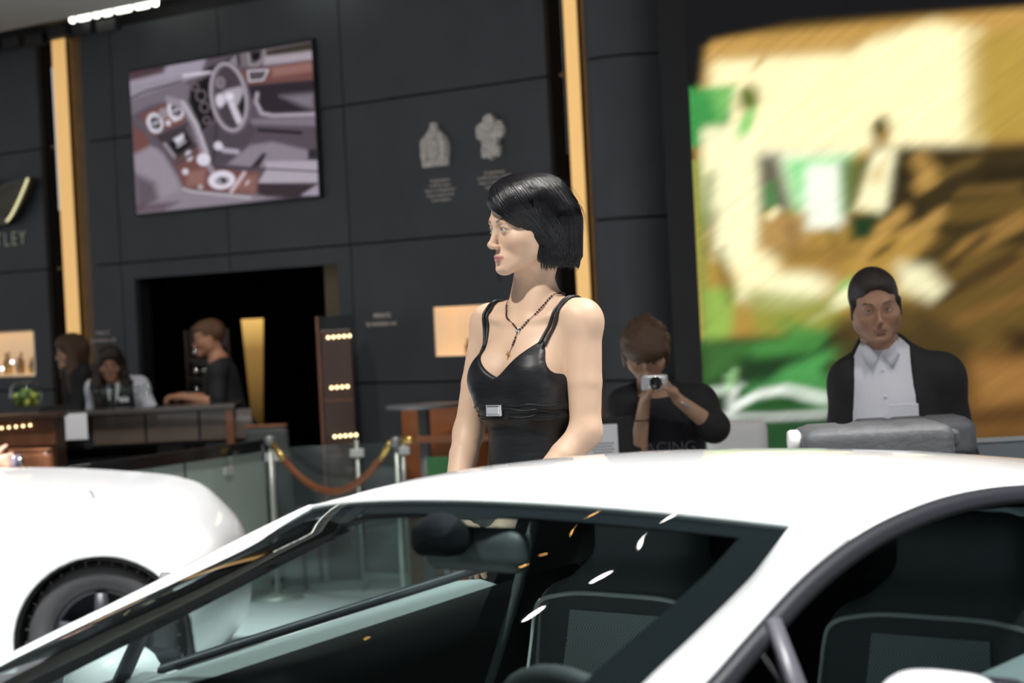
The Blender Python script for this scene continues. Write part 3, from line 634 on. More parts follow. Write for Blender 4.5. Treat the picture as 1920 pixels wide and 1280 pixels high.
A.line([(1325, 735), (1385, 727)], 14, c(210, 225, 205), 5); A.line([(1385, 760), (1420, 740), (1470, 730), (1560, 750)], 16, WH, 6); A.poly([(1385, 770), (1430, 745), (1490, 740), (1540, 770)], c(40, 84, 40), 8); A.line([(1371, 700), (1373, 785)], 11, WH, 4); A.line([(1371, 700), (1371, 725)], 10, LG, 4); A.line([(1345, 782), (1440, 782), (1560, 775)], 10, c(225, 228, 222), 4); A.poly([(1300, 790), (1570, 786), (1570, 850), (1300, 850)], c(38, 78, 42), 4)
A.poly([(1560, 600), (1700, 560), (1820, 640), (1820, 860), (1560, 860)], c(74, 58, 30), 20, .9); A.poly([(1815, 660), (1940, 650), (2400, 640), (2400, 860), (1800, 860)], c(120, 84, 42), 20); A.poly([(1830, 680), (1960, 672), (1960, 740), (1840, 760)], c(172, 124, 66), 22, .8); A.line([(1800, 790), (1950, 770)], 30, c(96, 66, 34), 12); A.poly([(1790, 820), (2400, 800), (2400, 860), (1790, 860)], c(96, 66, 36), 16)
A.poly([(1880, 620), (2400, 560), (2400, 660), (1900, 660)], c(60, 42, 24), 20)
# smear: the picture is a fast pan
def smear(C_, sx, sy, n):
    acc = np.zeros_like(C_)
    for i in range(n):
        t = i / (n - 1) - .5; acc += np.roll(np.roll(C_, int(round(sx * t)), 1), int(round(sy * t)), 0)
    return acc / n
nz = RNG.standard_normal(A.c.shape[:2]); nz = smear(nz[..., None], 22, -14, 15)[..., 0]; nz /= nz.std()
A.c *= np.clip(1 + .075 * nz, .5, 1.5)[..., None]
B_ = smear(A.c, 7, -5, 7); B_[:, :4] = A.c[:, :4]; B_[:6] = A.c[:6]; B_[-6:] = A.c[-6:]; A.c = B_
A.c *= (.94 + .06 * (np.arange(270) % 2))[:, None, None]
A.x, A.y = gu, gv
picture('picture', A, lambda x, y: np.stack([x, np.full_like(x, .0), y], -1), 'screen', LED)

# ------------------------------------------------------------------ the white coupe in front
mat('car_white', (.86, .87, .88), .28, coat=1., spec=.5)
mat('trim_dark', (.016, .017, .022), .42, spec=.3); mat('trim_grey', (.10, .10, .115), .4); mat('rubber', (.018, .018, .019), .7); mat('tyre', (.028, .028, .03), .75, bump=.1, bscale=90)
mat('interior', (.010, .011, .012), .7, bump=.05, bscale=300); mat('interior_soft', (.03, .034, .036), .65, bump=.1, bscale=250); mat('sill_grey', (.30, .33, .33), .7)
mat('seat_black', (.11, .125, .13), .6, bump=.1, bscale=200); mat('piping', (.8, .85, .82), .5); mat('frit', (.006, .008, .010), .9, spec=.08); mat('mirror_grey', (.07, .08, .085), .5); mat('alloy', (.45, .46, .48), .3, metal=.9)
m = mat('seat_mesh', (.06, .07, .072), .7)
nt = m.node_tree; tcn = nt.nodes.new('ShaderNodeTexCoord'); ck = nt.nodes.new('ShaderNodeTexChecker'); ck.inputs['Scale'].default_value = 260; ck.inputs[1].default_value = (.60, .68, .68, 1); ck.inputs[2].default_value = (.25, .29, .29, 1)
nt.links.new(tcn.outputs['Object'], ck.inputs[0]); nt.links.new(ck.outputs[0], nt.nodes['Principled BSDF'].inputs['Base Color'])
glass('windscreen_glass', (.80, .90, .88), ior=1.5); glass('side_glass', (.52, .60, .60), ior=1.5); glass('dark_glass', (.2, .24, .25), ior=1.5)

MB().box((.35, 4.1, .04), (5.2, 7.6, .08)).obj('platform', 'platform', None, kind='structure')
CAR = thing('white_coupe', (.0097, 3.8717, .08), .7666 + PI, 'white two-door coupe with dark windscreen the woman stands behind', 'car')
P1 = spline([(0, .548, 1.271), (.083, .569, 1.233), (.15, .586, 1.205), (.295, .617, 1.155), (.443, .648, 1.106), (.60, .685, 1.048), (.80, .72, .965), (.95, .74, .90)], 40)
RAIL = [(.95, .775, .885), (.80, .77, .94), (.60, .742, 1.025), (.376, .701, 1.106), (.258, .675, 1.151), (.1, .641, 1.208), (-.051, .618, 1.249), (-.198, .604, 1.273), (-.341, .597, 1.284), (-.506, .597, 1.281),
        (-.75, .602, 1.257), (-1.0, .612, 1.208), (-1.22, .63, 1.14), (-1.42, .66, 1.055)]
def rail(x):
    P = RS; return np.array([x, np.interp(-x, -P[:, 0], P[:, 1]), np.interp(-x, -P[:, 0], P[:, 2])])
RS = spline(RAIL, 160)
ZC = [(.1, 1.304), (.0, 1.320), (-.14, 1.334), (-.3, 1.338), (-.5, 1.334), (-.63, 1.327), (-.78, 1.315), (-.94, 1.298), (-1.27, 1.259), (-1.69, 1.205), (-2.1, 1.10), (-2.5, .96)]
def zc(x): return float(np.interp(-x, [-a for a, b in ZC], [b for a, b in ZC]))
ZCS = spline([(a, b, 0) for a, b in ZC], 120)
def zc(x): return float(np.interp(-x, -ZCS[:, 0], ZCS[:, 1]))
def zb(x): return .997 - .12 * x if x > -.7 else 1.081 + .02 * min(1, (-x - .7))
def mir(P): return [(p[0], -p[1], p[2]) for p in P]
def roof_row(x, n=25, off=0.):
    r = rail(x); row = []
    for s_ in np.linspace(-1, 1, n):
        a = abs(s_); zz = zc(x) - (zc(x) - r[2]) * (a ** 2.5); row.append((x, r[1] * s_, zz - off))
    return row
def header(n=25, off=0.):
    out = []; t0 = rail(-.04)
    for s_ in np.linspace(-1, 1, n):
        a = abs(s_)
        if a > .9:
            q = (a - .9) / .1; p = np.array((0, .548, 1.271)) * (1 - q) + t0 * q; out.append((p[0], math.copysign(p[1], s_), p[2] - off + .006 * math.sin(q * PI)))
        else:
            y = .548 * s_ / .9; k = (y / .548) ** 2; out.append((.1 * (1 - k), y, 1.304 - .033 * k - off))
    return out
rows = [header()]
h0 = np.array(rows[0])
for i, x in enumerate((-.05, -.14, -.25, -.38, -.52, -.68, -.84, -1.0, -1.16, -1.32, -1.42)):
    r = np.array(roof_row(x))
    w = max(0., 1 - (-x) / .40); r[:, 0] += (h0[:, 0]) * w * .85
    rows.append(r)
roof = MB().grid(rows)
# front pillars (outer skin) and rear quarters belong to the same pressing
PO = np.array([rail(-.04 + (.99) * q) for q in np.linspace(0, 1, 40)])
for sgn in (1, -1):
    ri = []
    for a, b in zip(P1, PO):
        mid = (a + b) / 2 + np.array((.004, .005, .006)); ri.append([(p[0], sgn * p[1], p[2]) for p in (a, mid, b)])
    roof.grid(ri if sgn > 0 else [r[::-1] for r in ri])
    rq = []
    for q in np.linspace(0, 1, 8):
        a = rail(-1.05 - .37 * q); b = np.array((-1.05 - .5 * q - .12, .80 - .02 * q, zb(-1.2))); rq.append([(p[0], sgn * p[1], p[2]) for p in (a, (a + b) / 2 + np.array((0, .02, .01)), b)])
    roof.grid(rq)
ro = roof.obj('roof_and_pillars', 'car_white', CAR, True); solid(ro, .012, -1)
# tail: rear window in a white hatch
hl = MB()
hr = [roof_row(-1.42)]
for x, y, z in ((-1.7, .68, 1.0), (-2.05, .72, .93), (-2.4, .75, .86)):
    hr.append([(x, y * s_, zc(x) - (zc(x) - z) * abs(s_) ** 2.5) for s_ in np.linspace(-1, 1, 25)])
hl.grid([r[:6] for r in hr]); hl.grid([r[19:] for r in hr]); solid(hl.obj('hatch', 'car_white', CAR, True), .012)
solid(MB().grid([r[5:20] for r in hr]).obj('rear_window', 'dark_glass', CAR, True), .006)
# lower body as a skin: bonnet, flanks, tail, arches cut out
bd = [bxp((-.15, 0, .60), (2.15, .90, .26), .16, .05), bxp((.2, 0, .78), (1.2, .82, .18), .12, .12), bxp((-1.7, 0, .78), (.75, .84, .22), .16, .12),
      el((1.35, 0, .62), (.85, .88, .30), .15), el((-2.2, 0, .66), (.42, .86, .30), .12), el((1.25, .62, .68), (.5, .27, .25), .1), el((1.25, -.62, .68), (.5, .27, .25), .1), el((-1.45, .64, .72), (.55, .28, .28), .1), el((-1.45, -.64, .72), (.55, .28, .28), .1),
      bxp((-.35, 0, .95), (1.05, .70, .40), .06, .03, 's')]
for x in (1.28, -1.45):
    for s_ in (1, -1): bd.append(rc((x, s_ * .66, .33), (x, s_ * 1.2, .33), .375, .375, .01, 's'))
bm_ = link('body', skin_mesh('body', bd, .028), 'car_white', CAR)
# window glass
def strip_between(A, B, n=5, bulge=(0, 0, 0)):
    return [[np.asarray(a) * (1 - q) + np.asarray(b) * q + np.asarray(bulge) * math.sin(q * PI) for q in np.linspace(0, 1, n)] for a, b in zip(A, B)]
hd = [(.1 * (1 - s_ * s_), .548 * s_, 1.304 - .033 * s_ * s_) for s_ in np.linspace(-1, 1, 33)]
cw = [(.95 + .17 * (1 - s_ * s_), .74 * s_, .90 + .03 * (1 - s_ * s_)) for s_ in np.linspace(-1, 1, 33)]
ws = []
for i in range(33):
    s_ = np.linspace(-1, 1, 33)[i]; col_ = []
    for k in range(25):
        q = k / 24; e = P1[min(39, int(round(q * 39)))]; t0, t1 = np.array(hd[i]), np.array(cw[i])
        chord0 = np.array((0, .548, 1.271)); chord1 = np.array((.95, .74, .90)); lin = chord0 * (1 - q) + chord1 * q; dev = P1[0] * 0 + np.array([np.interp(q, np.linspace(0, 1, 40), P1[:, j]) for j in range(3)]) - lin
        p = t0 * (1 - q) + t1 * q + np.array((dev[0], dev[1] * s_, dev[2])) + np.array((.012, 0, .02)) * math.sin(q * PI) * (1 - s_ * s_); col_.append(p)
    ws.append(col_)
WSG = np.array(ws)
MB().grid(WSG - np.array((0, 0, .003))).obj('windscreen', 'windscreen_glass', CAR, True)
# black printed border of the windscreen, just behind the glass
def inner(p): return np.asarray(p) + np.array((-.008, 0, -.010))
fr = MB(); N = 33
def interp_ws(u, v): # u 0..1 across, v 0..1 down
    a = u * 32; b = v * 24; i, j = min(int(a), 31), min(int(b), 23); fa, fb = a - i, b - j
    return inner((WSG[i, j] * (1 - fa) + WSG[i + 1, j] * fa) * (1 - fb) + (WSG[i, j + 1] * (1 - fa) + WSG[i + 1, j + 1] * fa) * fb)
us = np.linspace(0, 1, 40)
fr.grid([[interp_ws(u, v) for v in (0, .02, .045, .058 + .025 * math.exp(-((u - .5) / .07) ** 4))] for u in us])
for a, b in ((-.004, .060), (1.004, .940)): fr.grid([[interp_ws(min(1, max(0, a + (b - a) * q)), v) for q in (0, .5, 1)] for v in np.linspace(0, 1, 32)])
fr.obj('windscreen_border', 'frit', CAR, True)
# door glass, dark surrounds, divider bar
for sgn in (1, -1):
    xs = np.linspace(.70, -1.36, 60); A_ = []; B_ = []; T0 = []; T1 = []
    for x in xs:
        r = rail(x); z_ = min(zb(x), r[2] - .004); t = np.array((x, r[1] + .004, r[2] - .012)); b = np.array((x, .80 - .012 * abs(x), z_)); A_.append(t); B_.append(b)
        d_ = (b - t); L_ = np.linalg.norm(d_); T0.append(np.array((x, r[1] + .006, r[2] + .001))); T1.append(t + d_ / max(L_, 1e-6) * min(.018, L_) + np.array((0, .009, .002)))
    f_ = lambda G: [[(p[0], sgn * p[1], p[2]) for p in r] for r in G]
    MB().grid(f_(strip_between(A_, B_, 6, (0, .012, 0)))).obj('door_window', 'side_glass', CAR, True)
    o = MB().grid(f_(strip_between(T0, T1, 3, (0, .004, 0)))).obj('window_surround', 'trim_dark', CAR, True); solid(o, .006, 0)
    o = MB().tube(f_([[p + np.array((0, .008, .004)) for p in B_]])[0], .010, 8).obj('belt_moulding', 'trim_dark', CAR, True)
    o = MB().grid(f_([[(.226, .684, 1.168), (.206, .686, 1.166)], [(.243, .728, 1.09), (.216, .731, 1.087)], [(.262, .812, .96), (.232, .815, .958)]])).obj('window_divider', 'trim_grey', CAR, True); solid(o, .012, 0)
    # door seam and handle
    MB().box((-.62, sgn * .915, .86), (.20, .03, .03), bevel=.01).obj('door_handle', 'car_white', CAR)
    # door mirror
    c_ = (.105, .875, 1.022) if sgn > 0 else (.19, -.88, .955)
    dm = link('door_mirror', skin_mesh('door_mirror', [bxp(c_, (.05, .085, .072), .045, .02), el((c_[0] + .045, c_[1], c_[2]), (.06, .08, .066), .05), rc((.13, sgn * .80, .955), (.12, sgn * .85, .98), .022, .022, .03)], .012), 'car_white', CAR)
    MB().box((c_[0] - .058, c_[1], c_[2] - .002), (.06, .15, .12), bevel=.012).obj('mirror_frame', 'trim_dark', dm)
    MB().box((c_[0] - .089, c_[1], c_[2] - .002), (.008, .135, .105), bevel=.003).obj('mirror_glass', 'chrome', dm)
    # inner front-pillar trim and door inner panel
    pi_ = []
    for a, b in zip(P1[:34], PO[:34]):
        c2 = b + np.array((-.055, -.045, -.035)); a2 = a + np.array((-.02, -.012, -.022)); pi_.append([(p[0], sgn * p[1], p[2]) for p in (a2, (a2 + c2) / 2 + np.array((-.01, -.035, -.01)), c2, b + np.array((-.02, -.008, -.02)))])
    MB().grid(pi_).obj('pillar_trim', 'interior_soft', CAR, True)
    MB().grid([[(x, sgn * .785, zb(x) - .002), (x, sgn * .72, zb(x) + .004), (x, sgn * .672, zb(x) - .004)] for x in np.linspace(.75, -.56, 12)]).obj('door_sill', 'sill_grey', CAR, True)
    MB().grid([[(x, sgn * .672, zb(x) - .004), (x, sgn * .655, zb(x) - .03), (x, sgn * .66, .80), (x, sgn * .68, .40)] for x in np.linspace(.75, -1.5, 14)]).obj('door_panel', 'interior', CAR, True)
    # centre pillar with belt, rear quarter trim
    bp_ = [[(-.575 - .02 * q, sgn * (.715 - .12 * q), 1.03 + .23 * q), (-.62 - .03 * q, sgn * (.69 - .12 * q), 1.03 + .23 * q), (-.78, sgn * (.70 - .12 * q), 1.03 + .23 * q)] for q in np.linspace(0, 1, 6)]
    MB().grid(bp_).obj('centre_pillar', 'interior_soft', CAR, True)
    MB().tube([(-.62, sgn * .60, 1.22), (-.60, sgn * .655, 1.05), (-.50, sgn * .66, .85), (-.45, sgn * .62, .6)], .012, 6).obj('seat_belt', 'seat_black', CAR, True)
    MB().grid([[(-.78, sgn * (.70 - .12 * q), 1.06 + .2 * q), (-1.1, sgn * (.70 - .10 * q), 1.06 + .13 * q), (-1.5, sgn * (.70 - .08 * q), 1.06 + .02 * q)] for q in np.linspace(0, 1, 4)]).obj('quarter_trim', 'interior', CAR, True)
# headliner and rear bulkhead keep the cabin dark
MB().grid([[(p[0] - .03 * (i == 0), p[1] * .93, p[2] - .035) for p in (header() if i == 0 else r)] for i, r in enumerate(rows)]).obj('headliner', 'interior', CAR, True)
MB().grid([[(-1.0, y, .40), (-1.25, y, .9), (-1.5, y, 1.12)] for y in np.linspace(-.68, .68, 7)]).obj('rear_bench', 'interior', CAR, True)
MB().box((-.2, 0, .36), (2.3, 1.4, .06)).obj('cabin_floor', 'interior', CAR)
dash = [rc((.80, -.64, .87), (.80, .64, .87), .13, .13, .05), rc((.66, -.60, .80), (.66, .60, .80), .13, .13, .05), rc((.52, .16, .955), (.52, .56, .955), .075, .075, .06), bxp((.45, 0, .62), (.35, .14, .16), .05, .05), el((.42, .36, 1.0), (.13, .20, .055), .05)]
link('dashboard', skin_mesh('dashboard', dash, .018), 'interior_soft', CAR)
# steering wheel
swc = Vector((.235, .36, .92)); sw_n = Vector((-.90, 0, .42)).normalized(); sw_u = Vector((.42, 0, .90)).normalized()
sw = MB().tube([swc + sw_u * .178 * math.cos(q) + Vector((0, 1, 0)) * .178 * math.sin(q) for q in np.linspace(0, 2 * PI, 36, endpoint=False)], .016, 10, closed=True).obj('steering_wheel', 'interior_soft', CAR, True)
MB().sphere(swc, (.05, .075, .07)).obj('wheel_hub', 'interior_soft', sw, True)
for ang in (1.7, -1.7, PI): MB().tube([swc, swc + sw_u * .17 * math.cos(ang) + Vector((0, 1, 0)) * .17 * math.sin(ang)], .014, 8).obj('wheel_spoke', 'interior_soft', sw, True)
# seats
def seat(y):
    sp = [bxp((-.60, y, .80), (.07, .23, .27), .06, .03, R=[[.98, 0, -.2], [0, 1, 0], [.2, 0, .98]]), rc((-.52, y - .21, .55), (-.63, y - .20, 1.0), .055, .05, .04), rc((-.52, y + .21, .55), (-.63, y + .20, 1.0), .055, .05, .04),
          bxp((-.675, y, 1.12), (.055, .125, .10), .05, .05), bxp((-.655, y, 1.02), (.06, .16, .08), .05, .05)]
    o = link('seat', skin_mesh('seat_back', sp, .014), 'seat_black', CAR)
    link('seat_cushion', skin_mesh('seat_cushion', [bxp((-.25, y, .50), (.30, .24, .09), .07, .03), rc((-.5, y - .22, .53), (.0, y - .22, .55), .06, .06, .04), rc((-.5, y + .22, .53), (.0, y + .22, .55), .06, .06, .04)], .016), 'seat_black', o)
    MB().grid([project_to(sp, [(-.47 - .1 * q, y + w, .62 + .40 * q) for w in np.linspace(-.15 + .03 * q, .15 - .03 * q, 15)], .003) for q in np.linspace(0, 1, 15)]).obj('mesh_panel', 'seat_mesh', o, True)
    pp = project_to(sp, spline([(-.50, y - .262, .62), (-.56, y - .262, .86), (-.58, y - .25, .985), (-.57, y - .18, 1.045), (-.56, y, 1.058), (-.57, y + .18, 1.045), (-.58, y + .25, .985), (-.56, y + .262, .86), (-.50, y + .262, .62)], 60), .002)
    MB().tube(pp, .005, 6).obj('seat_piping', 'piping', o, True, label='pale seat piping')
    return o
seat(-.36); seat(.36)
# rear-view mirror hanging behind the glass
rv = link('rear_view_mirror', skin_mesh('rear_view_mirror', [bxp((.115, .0, 1.226), (.022, .115, .036), .026, .02)], .007), 'mirror_grey', CAR)
link('mirror_stem', skin_mesh('mirror_stem', [rc((.12, 0, 1.24), (.19, 0, 1.268), .016, .022, .02), bxp((.185, -.005, 1.25), (.03, .045, .028), .02, .02)], .006), 'frit', rv)
card = MB().grid([[(.62, -.60, .985), (.70, -.62, .955)], [(.54, -.50, 1.0), (.62, -.50, .97)]]).obj('paper_card', 'white_paper', CAR); solid(card, .002)
for i in range(3): MB().box((.615 - .0 * i + .02 * i, -.555 + .0 * i, .992 - .008 * i), (.006, .07, .002), rz=-.9).obj('print_line', 'black', card)
# wheels
def wheel(parent, x, y, z, R_, side, w=.22, rim_m='alloy'):
    Mx = Matrix.Rotation(PI / 2, 3, 'X')
    t = MB().lathe([(R_ * .66, -w / 2), (R_ * .93, -w / 2), (R_, -w / 2 + .03), (R_, w / 2 - .03), (R_ * .93, w / 2), (R_ * .66, w / 2), (R_ * .64, 0), (R_ * .66, -w / 2)], (x, y, z), 48, Mx).obj('wheel', 'tyre', parent, True)
    MB().lathe([(R_ * .66, side * -w * .44), (R_ * .60, side * -w * .46), (R_ * .58, side * -w * .1), (0, side * -w * .05)], (x, y, z), 48, Mx).obj('rim', rim_m, t, True)
    for k in range(5):
        a = 2 * PI * k / 5 + .3; d_ = Vector((math.cos(a), 0, math.sin(a)))
        MB().tube([Vector((x, y + side * w * .36, z)), Vector((x, y + side * w * .44, z)) + d_ * R_ * .60], [.045, .028], 8).obj('spoke', rim_m, t, True)
    for k in range(36):
        a = 2 * PI * k / 36
        MB().box((x + math.cos(a) * R_ * .984, y + side * w * .36, z + math.sin(a) * R_ * .984), (.018, .05, .005), rot=Matrix.Rotation(-a, 3, 'Y')).obj('tread_block', 'tyre', t)
    return t
for x in (1.28, -1.45):
    for s_ in (1, -1): wheel(CAR, x, s_ * .80, .32, .32, s_)

# ------------------------------------------------------------------ the white car on the neighbouring stand
SUV = thing('white_car', (-1.84, 10.45, 0), 0, 'tall white car with rounded nose and dark wheel arch beside the glass balustrade', 'car')
HT_ = spline([(a, b, 0) for a, b in zip([-4.5, -2.6, -1.6, -.9, -.45, 0, .15, .28, .43, .52, .57, .60], [.98, 1.0, 1.01, 1.005, .985, .935, .90, .852, .745, .64, .46, .3])], 150)
NT_ = spline([(a, b, 0) for a, b in zip([.1, .24, .35, .47, .60, .70, .80, 1.0], [.42, .48, .51, .522, .51, .485, .43, .35])], 100)
def hood(P):
    x, y, z = P[..., 0], P[..., 1], P[..., 2]
    top = np.interp(x, HT_[:, 0], HT_[:, 1]); return (z - top) * .8
nose = lambda P: P[..., 0] - np.interp(P[..., 2], NT_[:, 0], NT_[:, 1]) + .16 * ((P[..., 1] - .95) / .95) ** 4
sb = [bxp((-1.5, .95, .70), (2.15, .95, .55), .12, .02), fn(hood, (-9, -9, -9), (9, 9, 9), .09), fn(nose, (-9, -9, -9), (9, 9, 9), .10), fn(lambda P: .20 - P[..., 2], (-9, -9, -9), (9, 9, 9), .03)]
for x in (0, -2.75): sb += [rc((x, -.4, .31), (x, .28, .31), .385, .385, .012, 's'), rc((x, 1.62, .31), (x, 2.4, .31), .385, .385, .012, 's')]
link('body', skin_mesh('body', sb, .022), 'car_white', SUV)
link('cabin', skin_mesh('cabin', [bxp((-2.4, .95, 1.25), (.95, .72, .32), .2, .05), bxp((-2.5, .95, 1.10), (1.3, .80, .15), .12, .1)], .03), 'dark_glass', SUV)
for x in (0, -2.75):
    wheel(SUV, x, .14, .335, .335, -1, rim_m='trim_dark'); wheel(SUV, x, 1.76, .335, .335, 1, rim_m='trim_dark')
    MB().lathe([(.0, .30), (.375, .30), (.375, -.0)], (x, .0, .31), 32, Matrix.Rotation(-PI / 2, 3, 'X')).obj('wheel_housing', 'rubber', SUV, True)
MB().tube([(-.015, -.006, .985), (-.002, -.006, .965), (.0, -.006, .948)], .003, 6).obj('washer_jet', 'rubber', SUV)

# ------------------------------------------------------------------ people
mat('skin', attr='Col', rough=.48, sss=.12, spec=.4); mat('eye', attr='Col', rough=.08, coat=.6)
mat('hair_black', (.005, .005, .007), .26, spec=.45, bump=.15, bscale=60, stretch=(8, 8, 1)); mat('hair_brown', (.075, .038, .018), .42, bump=.4, bscale=50, stretch=(6, 6, 1)); mat('hair_dark', (.022, .015, .011), .45, bump=.4, bscale=60, stretch=(5, 5, 1))
mat('hair_long_brown', (.085, .045, .022), .45, bump=.5, bscale=40, stretch=(6, 6, 1)); mat('hair_ginger', (.12, .055, .022), .5, bump=.4, bscale=60, stretch=(5, 5, 1))
mat('satin_black', (.007, .008, .010), .46, spec=.35, bump=.30, bscale=6, stretch=(1, 1, 4)); mat('cloth_black', (.010, .010, .012), .8, bump=.25, bscale=20); mat('cloth_navy', (.012, .012, .018), .85, bump=.3, bscale=18)
mat('cloth_white', (.70, .71, .78), .8, bump=.25, bscale=14); mat('cloth_jeans', (.03, .04, .07), .85, bump=.2, bscale=30); mat('print_grey', (.09, .09, .11), .8); mat('shoe_black', (.01, .01, .01), .3); mat('strap_black', (.008, .008, .010), .45)
mat('bead', (.05, .012, .010), .3, coat=.5); mat('silver', (.85, .85, .87), .18, metal=1); mat('gold', (.7, .45, .2), .3, metal=1)

def rotz(a): c_, s_ = math.cos(a), math.sin(a); return np.array([[c_, -s_, 0], [s_, c_, 0], [0, 0, 1]], np.float32)
def rotx(a): c_, s_ = math.cos(a), math.sin(a); return np.array([[1, 0, 0], [0, c_, -s_], [0, s_, c_]], np.float32)
def roty(a): c_, s_ = math.cos(a), math.sin(a); return np.array([[c_, 0, s_], [0, 1, 0], [-s_, 0, c_]], np.float32)
def xf(prims, R, t, s=1.):
    R = np.asarray(R, np.float32); t = V3(*t); out = []
    for p in prims:
        c_ = (p.lo + p.hi) / 2; r_ = float(np.linalg.norm((p.hi - p.lo) / 2)) * s; w = R @ (c_ * s) + t
        def f(P, p=p): return p.f((P - t) @ R / s) * s
        ext = np.abs(R) @ ((p.hi - p.lo) / 2 * s)
        out.append(Prim(f, w - ext, w + ext, p.k * s, p.op))
    return out

# head frame: x = the person's right, y = forward, z up, origin between the ears at eye height
def head_prims(male=0., jaw=1.):
    m = male; P = []
    P += [el((0, -.018, .026), (.073, .094, .086), .02), el((0, .018, -.034), (.058 + .004 * m, .063, .071 + .008 * m), .03), el((0, .03, .045), (.058, .046, .05), .03)]
    for s_ in (1, -1):
        P += [rc((s_ * .050, -.005, -.048), (s_ * .014, .065, -.093), .017 + .005 * m, .016 + .004 * m, .022), el((s_ * .044, .050, -.030), (.022, .022, .020), .025), rc((s_ * .056, .02, -.02), (s_ * .052, .005, -.06), .016, .016, .03)]
    P += [el((0, .075, -.095 - .003 * m), (.017 + .006 * m, .015, .014), .018)]
    P += [rc((-.030, .074, .016), (.030, .074, .016), .010 + .003 * m, .010 + .003 * m, .02)]
    for s_ in (1, -1): P += [el((s_ * .031, .090, -.003), (.017, .014, .0125), .012, 's')]
    # nose
    P += [rc((0, .079, .006), (0, .098, -.033), .0064, .0068, .010), el((0, .1015, -.0375), (.0074, .0082, .0070), .008)]
    for s_ in (1, -1): P += [el((s_ * .0100, .0915, -.042), (.0066, .0092, .0062), .006), el((s_ * .0055, .0965, -.0475), (.0032, .0050, .0028), .003, 's'), el((s_ * .0185, .088, -.040), (.003, .006, .006), .008, 's')]
    # mouth
    P += [el((0, .068, -.070), (.028, .021, .020), .014)]
    for s_ in (1, -1): P += [rc((s_ * .004, .0885, -.0655), (s_ * .021, .0775, -.070), .0050, .0020, .005), rc((0, .0875, -.0765), (s_ * .017, .079, -.0725), .0058, .0022, .005)]
    P += [rc((-.020, .0835, -.0708), (.020, .0835, -.0708), .0012, .0012, .003, 's'), el((0, .094, -.0705), (.015, .004, .0008), .002, 's'), el((0, .0905, -.086), (.016, .006, .005), .010, 's')]
    # lids over the eyeballs
    for s_ in (1, -1):
        lid = el((s_ * .031, .0690, -.002), .0148, .006); P += [lid, el((s_ * .0315, .0835, -.0028), (.0128, .009, .0042 if not m else .0036), .0015, 's')]
    # ears
    for s_ in (1, -1): P += [el((s_ * .075, -.012, -.012), (.007, .019, .031), .006, R=rotz(s_ * -.25)), el((s_ * .083, -.008, -.008), (.004, .010, .018), .006, 's')]
    return P
def head_color(skin_c, lip_c, brow_c, stubble=0., liner=0.):
    skin_c, lip_c, brow_c = map(np.array, (skin_c, lip_c, brow_c))
    def f(Q):
        x, y, z = Q[:, 0], Q[:, 1], Q[:, 2]; ax = np.abs(x); c_ = np.tile(skin_c, (len(Q), 1)).astype(np.float64)
        def mixc(w, col):
            w = np.clip(w, 0, 1)[:, None]; c_[:] = c_ * (1 - w) + np.asarray(col) * w
        ck = np.exp(-(((ax - .045) / .02) ** 2 + ((z + .04) / .02) ** 2)) * (y > .02); mixc(ck * .25, skin_c * np.array((1.05, .78, .74)))
        mixc(np.exp(-((ax / .014) ** 2 + ((z + .045) / .012) ** 2)) * (y > .08) * .25, skin_c * np.array((1.0, .8, .76)))
        if stubble: mixc((z < -.045) * (y > -.01) * stubble * np.clip((-.045 - z) / .02, 0, 1), skin_c * .45)
        zl = -.0708; half = .0235; k = ax / half
        up = np.where(z >= zl, (z - zl) / (.0085 * (1 - .55 * k ** 1.5) + 1e-4), (zl - z) / (.0100 * (1 - .6 * k ** 2) + 1e-4))
        mixc(((y > .066) & (k < 1)) * np.clip((1.15 - up) / .3, 0, 1) * .85, lip_c)
        mixc((y > .066) * (k < .95) * np.exp(-((z - zl) / .0011) ** 2) * .7, lip_c * .35)
        zb_ = .0175 + .006 * np.clip((ax - .016) / .022, 0, 1) - .010 * np.clip((ax - .040) / .012, 0, 1) ** 1.5
        mixc((y > .04) * np.clip((.0036 - np.abs(z - zb_)) / .0016, 0, 1) * np.clip((ax - .013) / .004, 0, 1) * np.clip((.053 - ax) / .006, 0, 1) * .9, brow_c)
        ex, ez = (ax - .0315) / .0145, (z + .0028) / .0062; r_ = np.sqrt(ex ** 2 + ez ** 2)
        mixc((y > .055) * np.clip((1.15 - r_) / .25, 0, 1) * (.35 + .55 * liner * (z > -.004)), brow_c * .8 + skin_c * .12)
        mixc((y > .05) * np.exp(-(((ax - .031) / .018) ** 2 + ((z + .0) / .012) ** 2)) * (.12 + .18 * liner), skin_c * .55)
        return c_
    return f
def eyeball(parent, R, t, s, side, look=(0, 0), iris=(.10, .16, .18)):
    mb = MB(); n = 24; me = bpy.data.meshes.new('eye')
    bm = bmesh.new(); bmesh.ops.create_uvsphere(bm, u_segments=32, v_segments=24, radius=.0132); bm.to_mesh(me); bm.free(); smooth(me)
    co = np.array([v.co[:] for v in me.vertices]); d_ = np.array((math.sin(look[0]) * math.cos(look[1]), math.cos(look[0]) * math.cos(look[1]), math.sin(look[1])))
    a = np.arccos(np.clip((co / .0132) @ d_, -1, 1)); c_ = np.ones((len(co), 4), np.float32); c_[:, :3] = (.62, .58, .55)
    c_[a < .50, :3] = iris; c_[a < .22, :3] = (.004, .004, .004)
    at = me.color_attributes.new('Col', 'FLOAT_COLOR', 'POINT'); at.data.foreach_set('color', c_.ravel())
    p = np.asarray(R) @ (np.array((side * .031, .0690, -.002)) * s) + np.asarray(t)
    o = link('eye', me, 'eye', parent); o.matrix_local = Matrix.Translation(p) @ Matrix(np.asarray(R, float).tolist()).to_4x4() @ Matrix.Scale(s, 4); return o

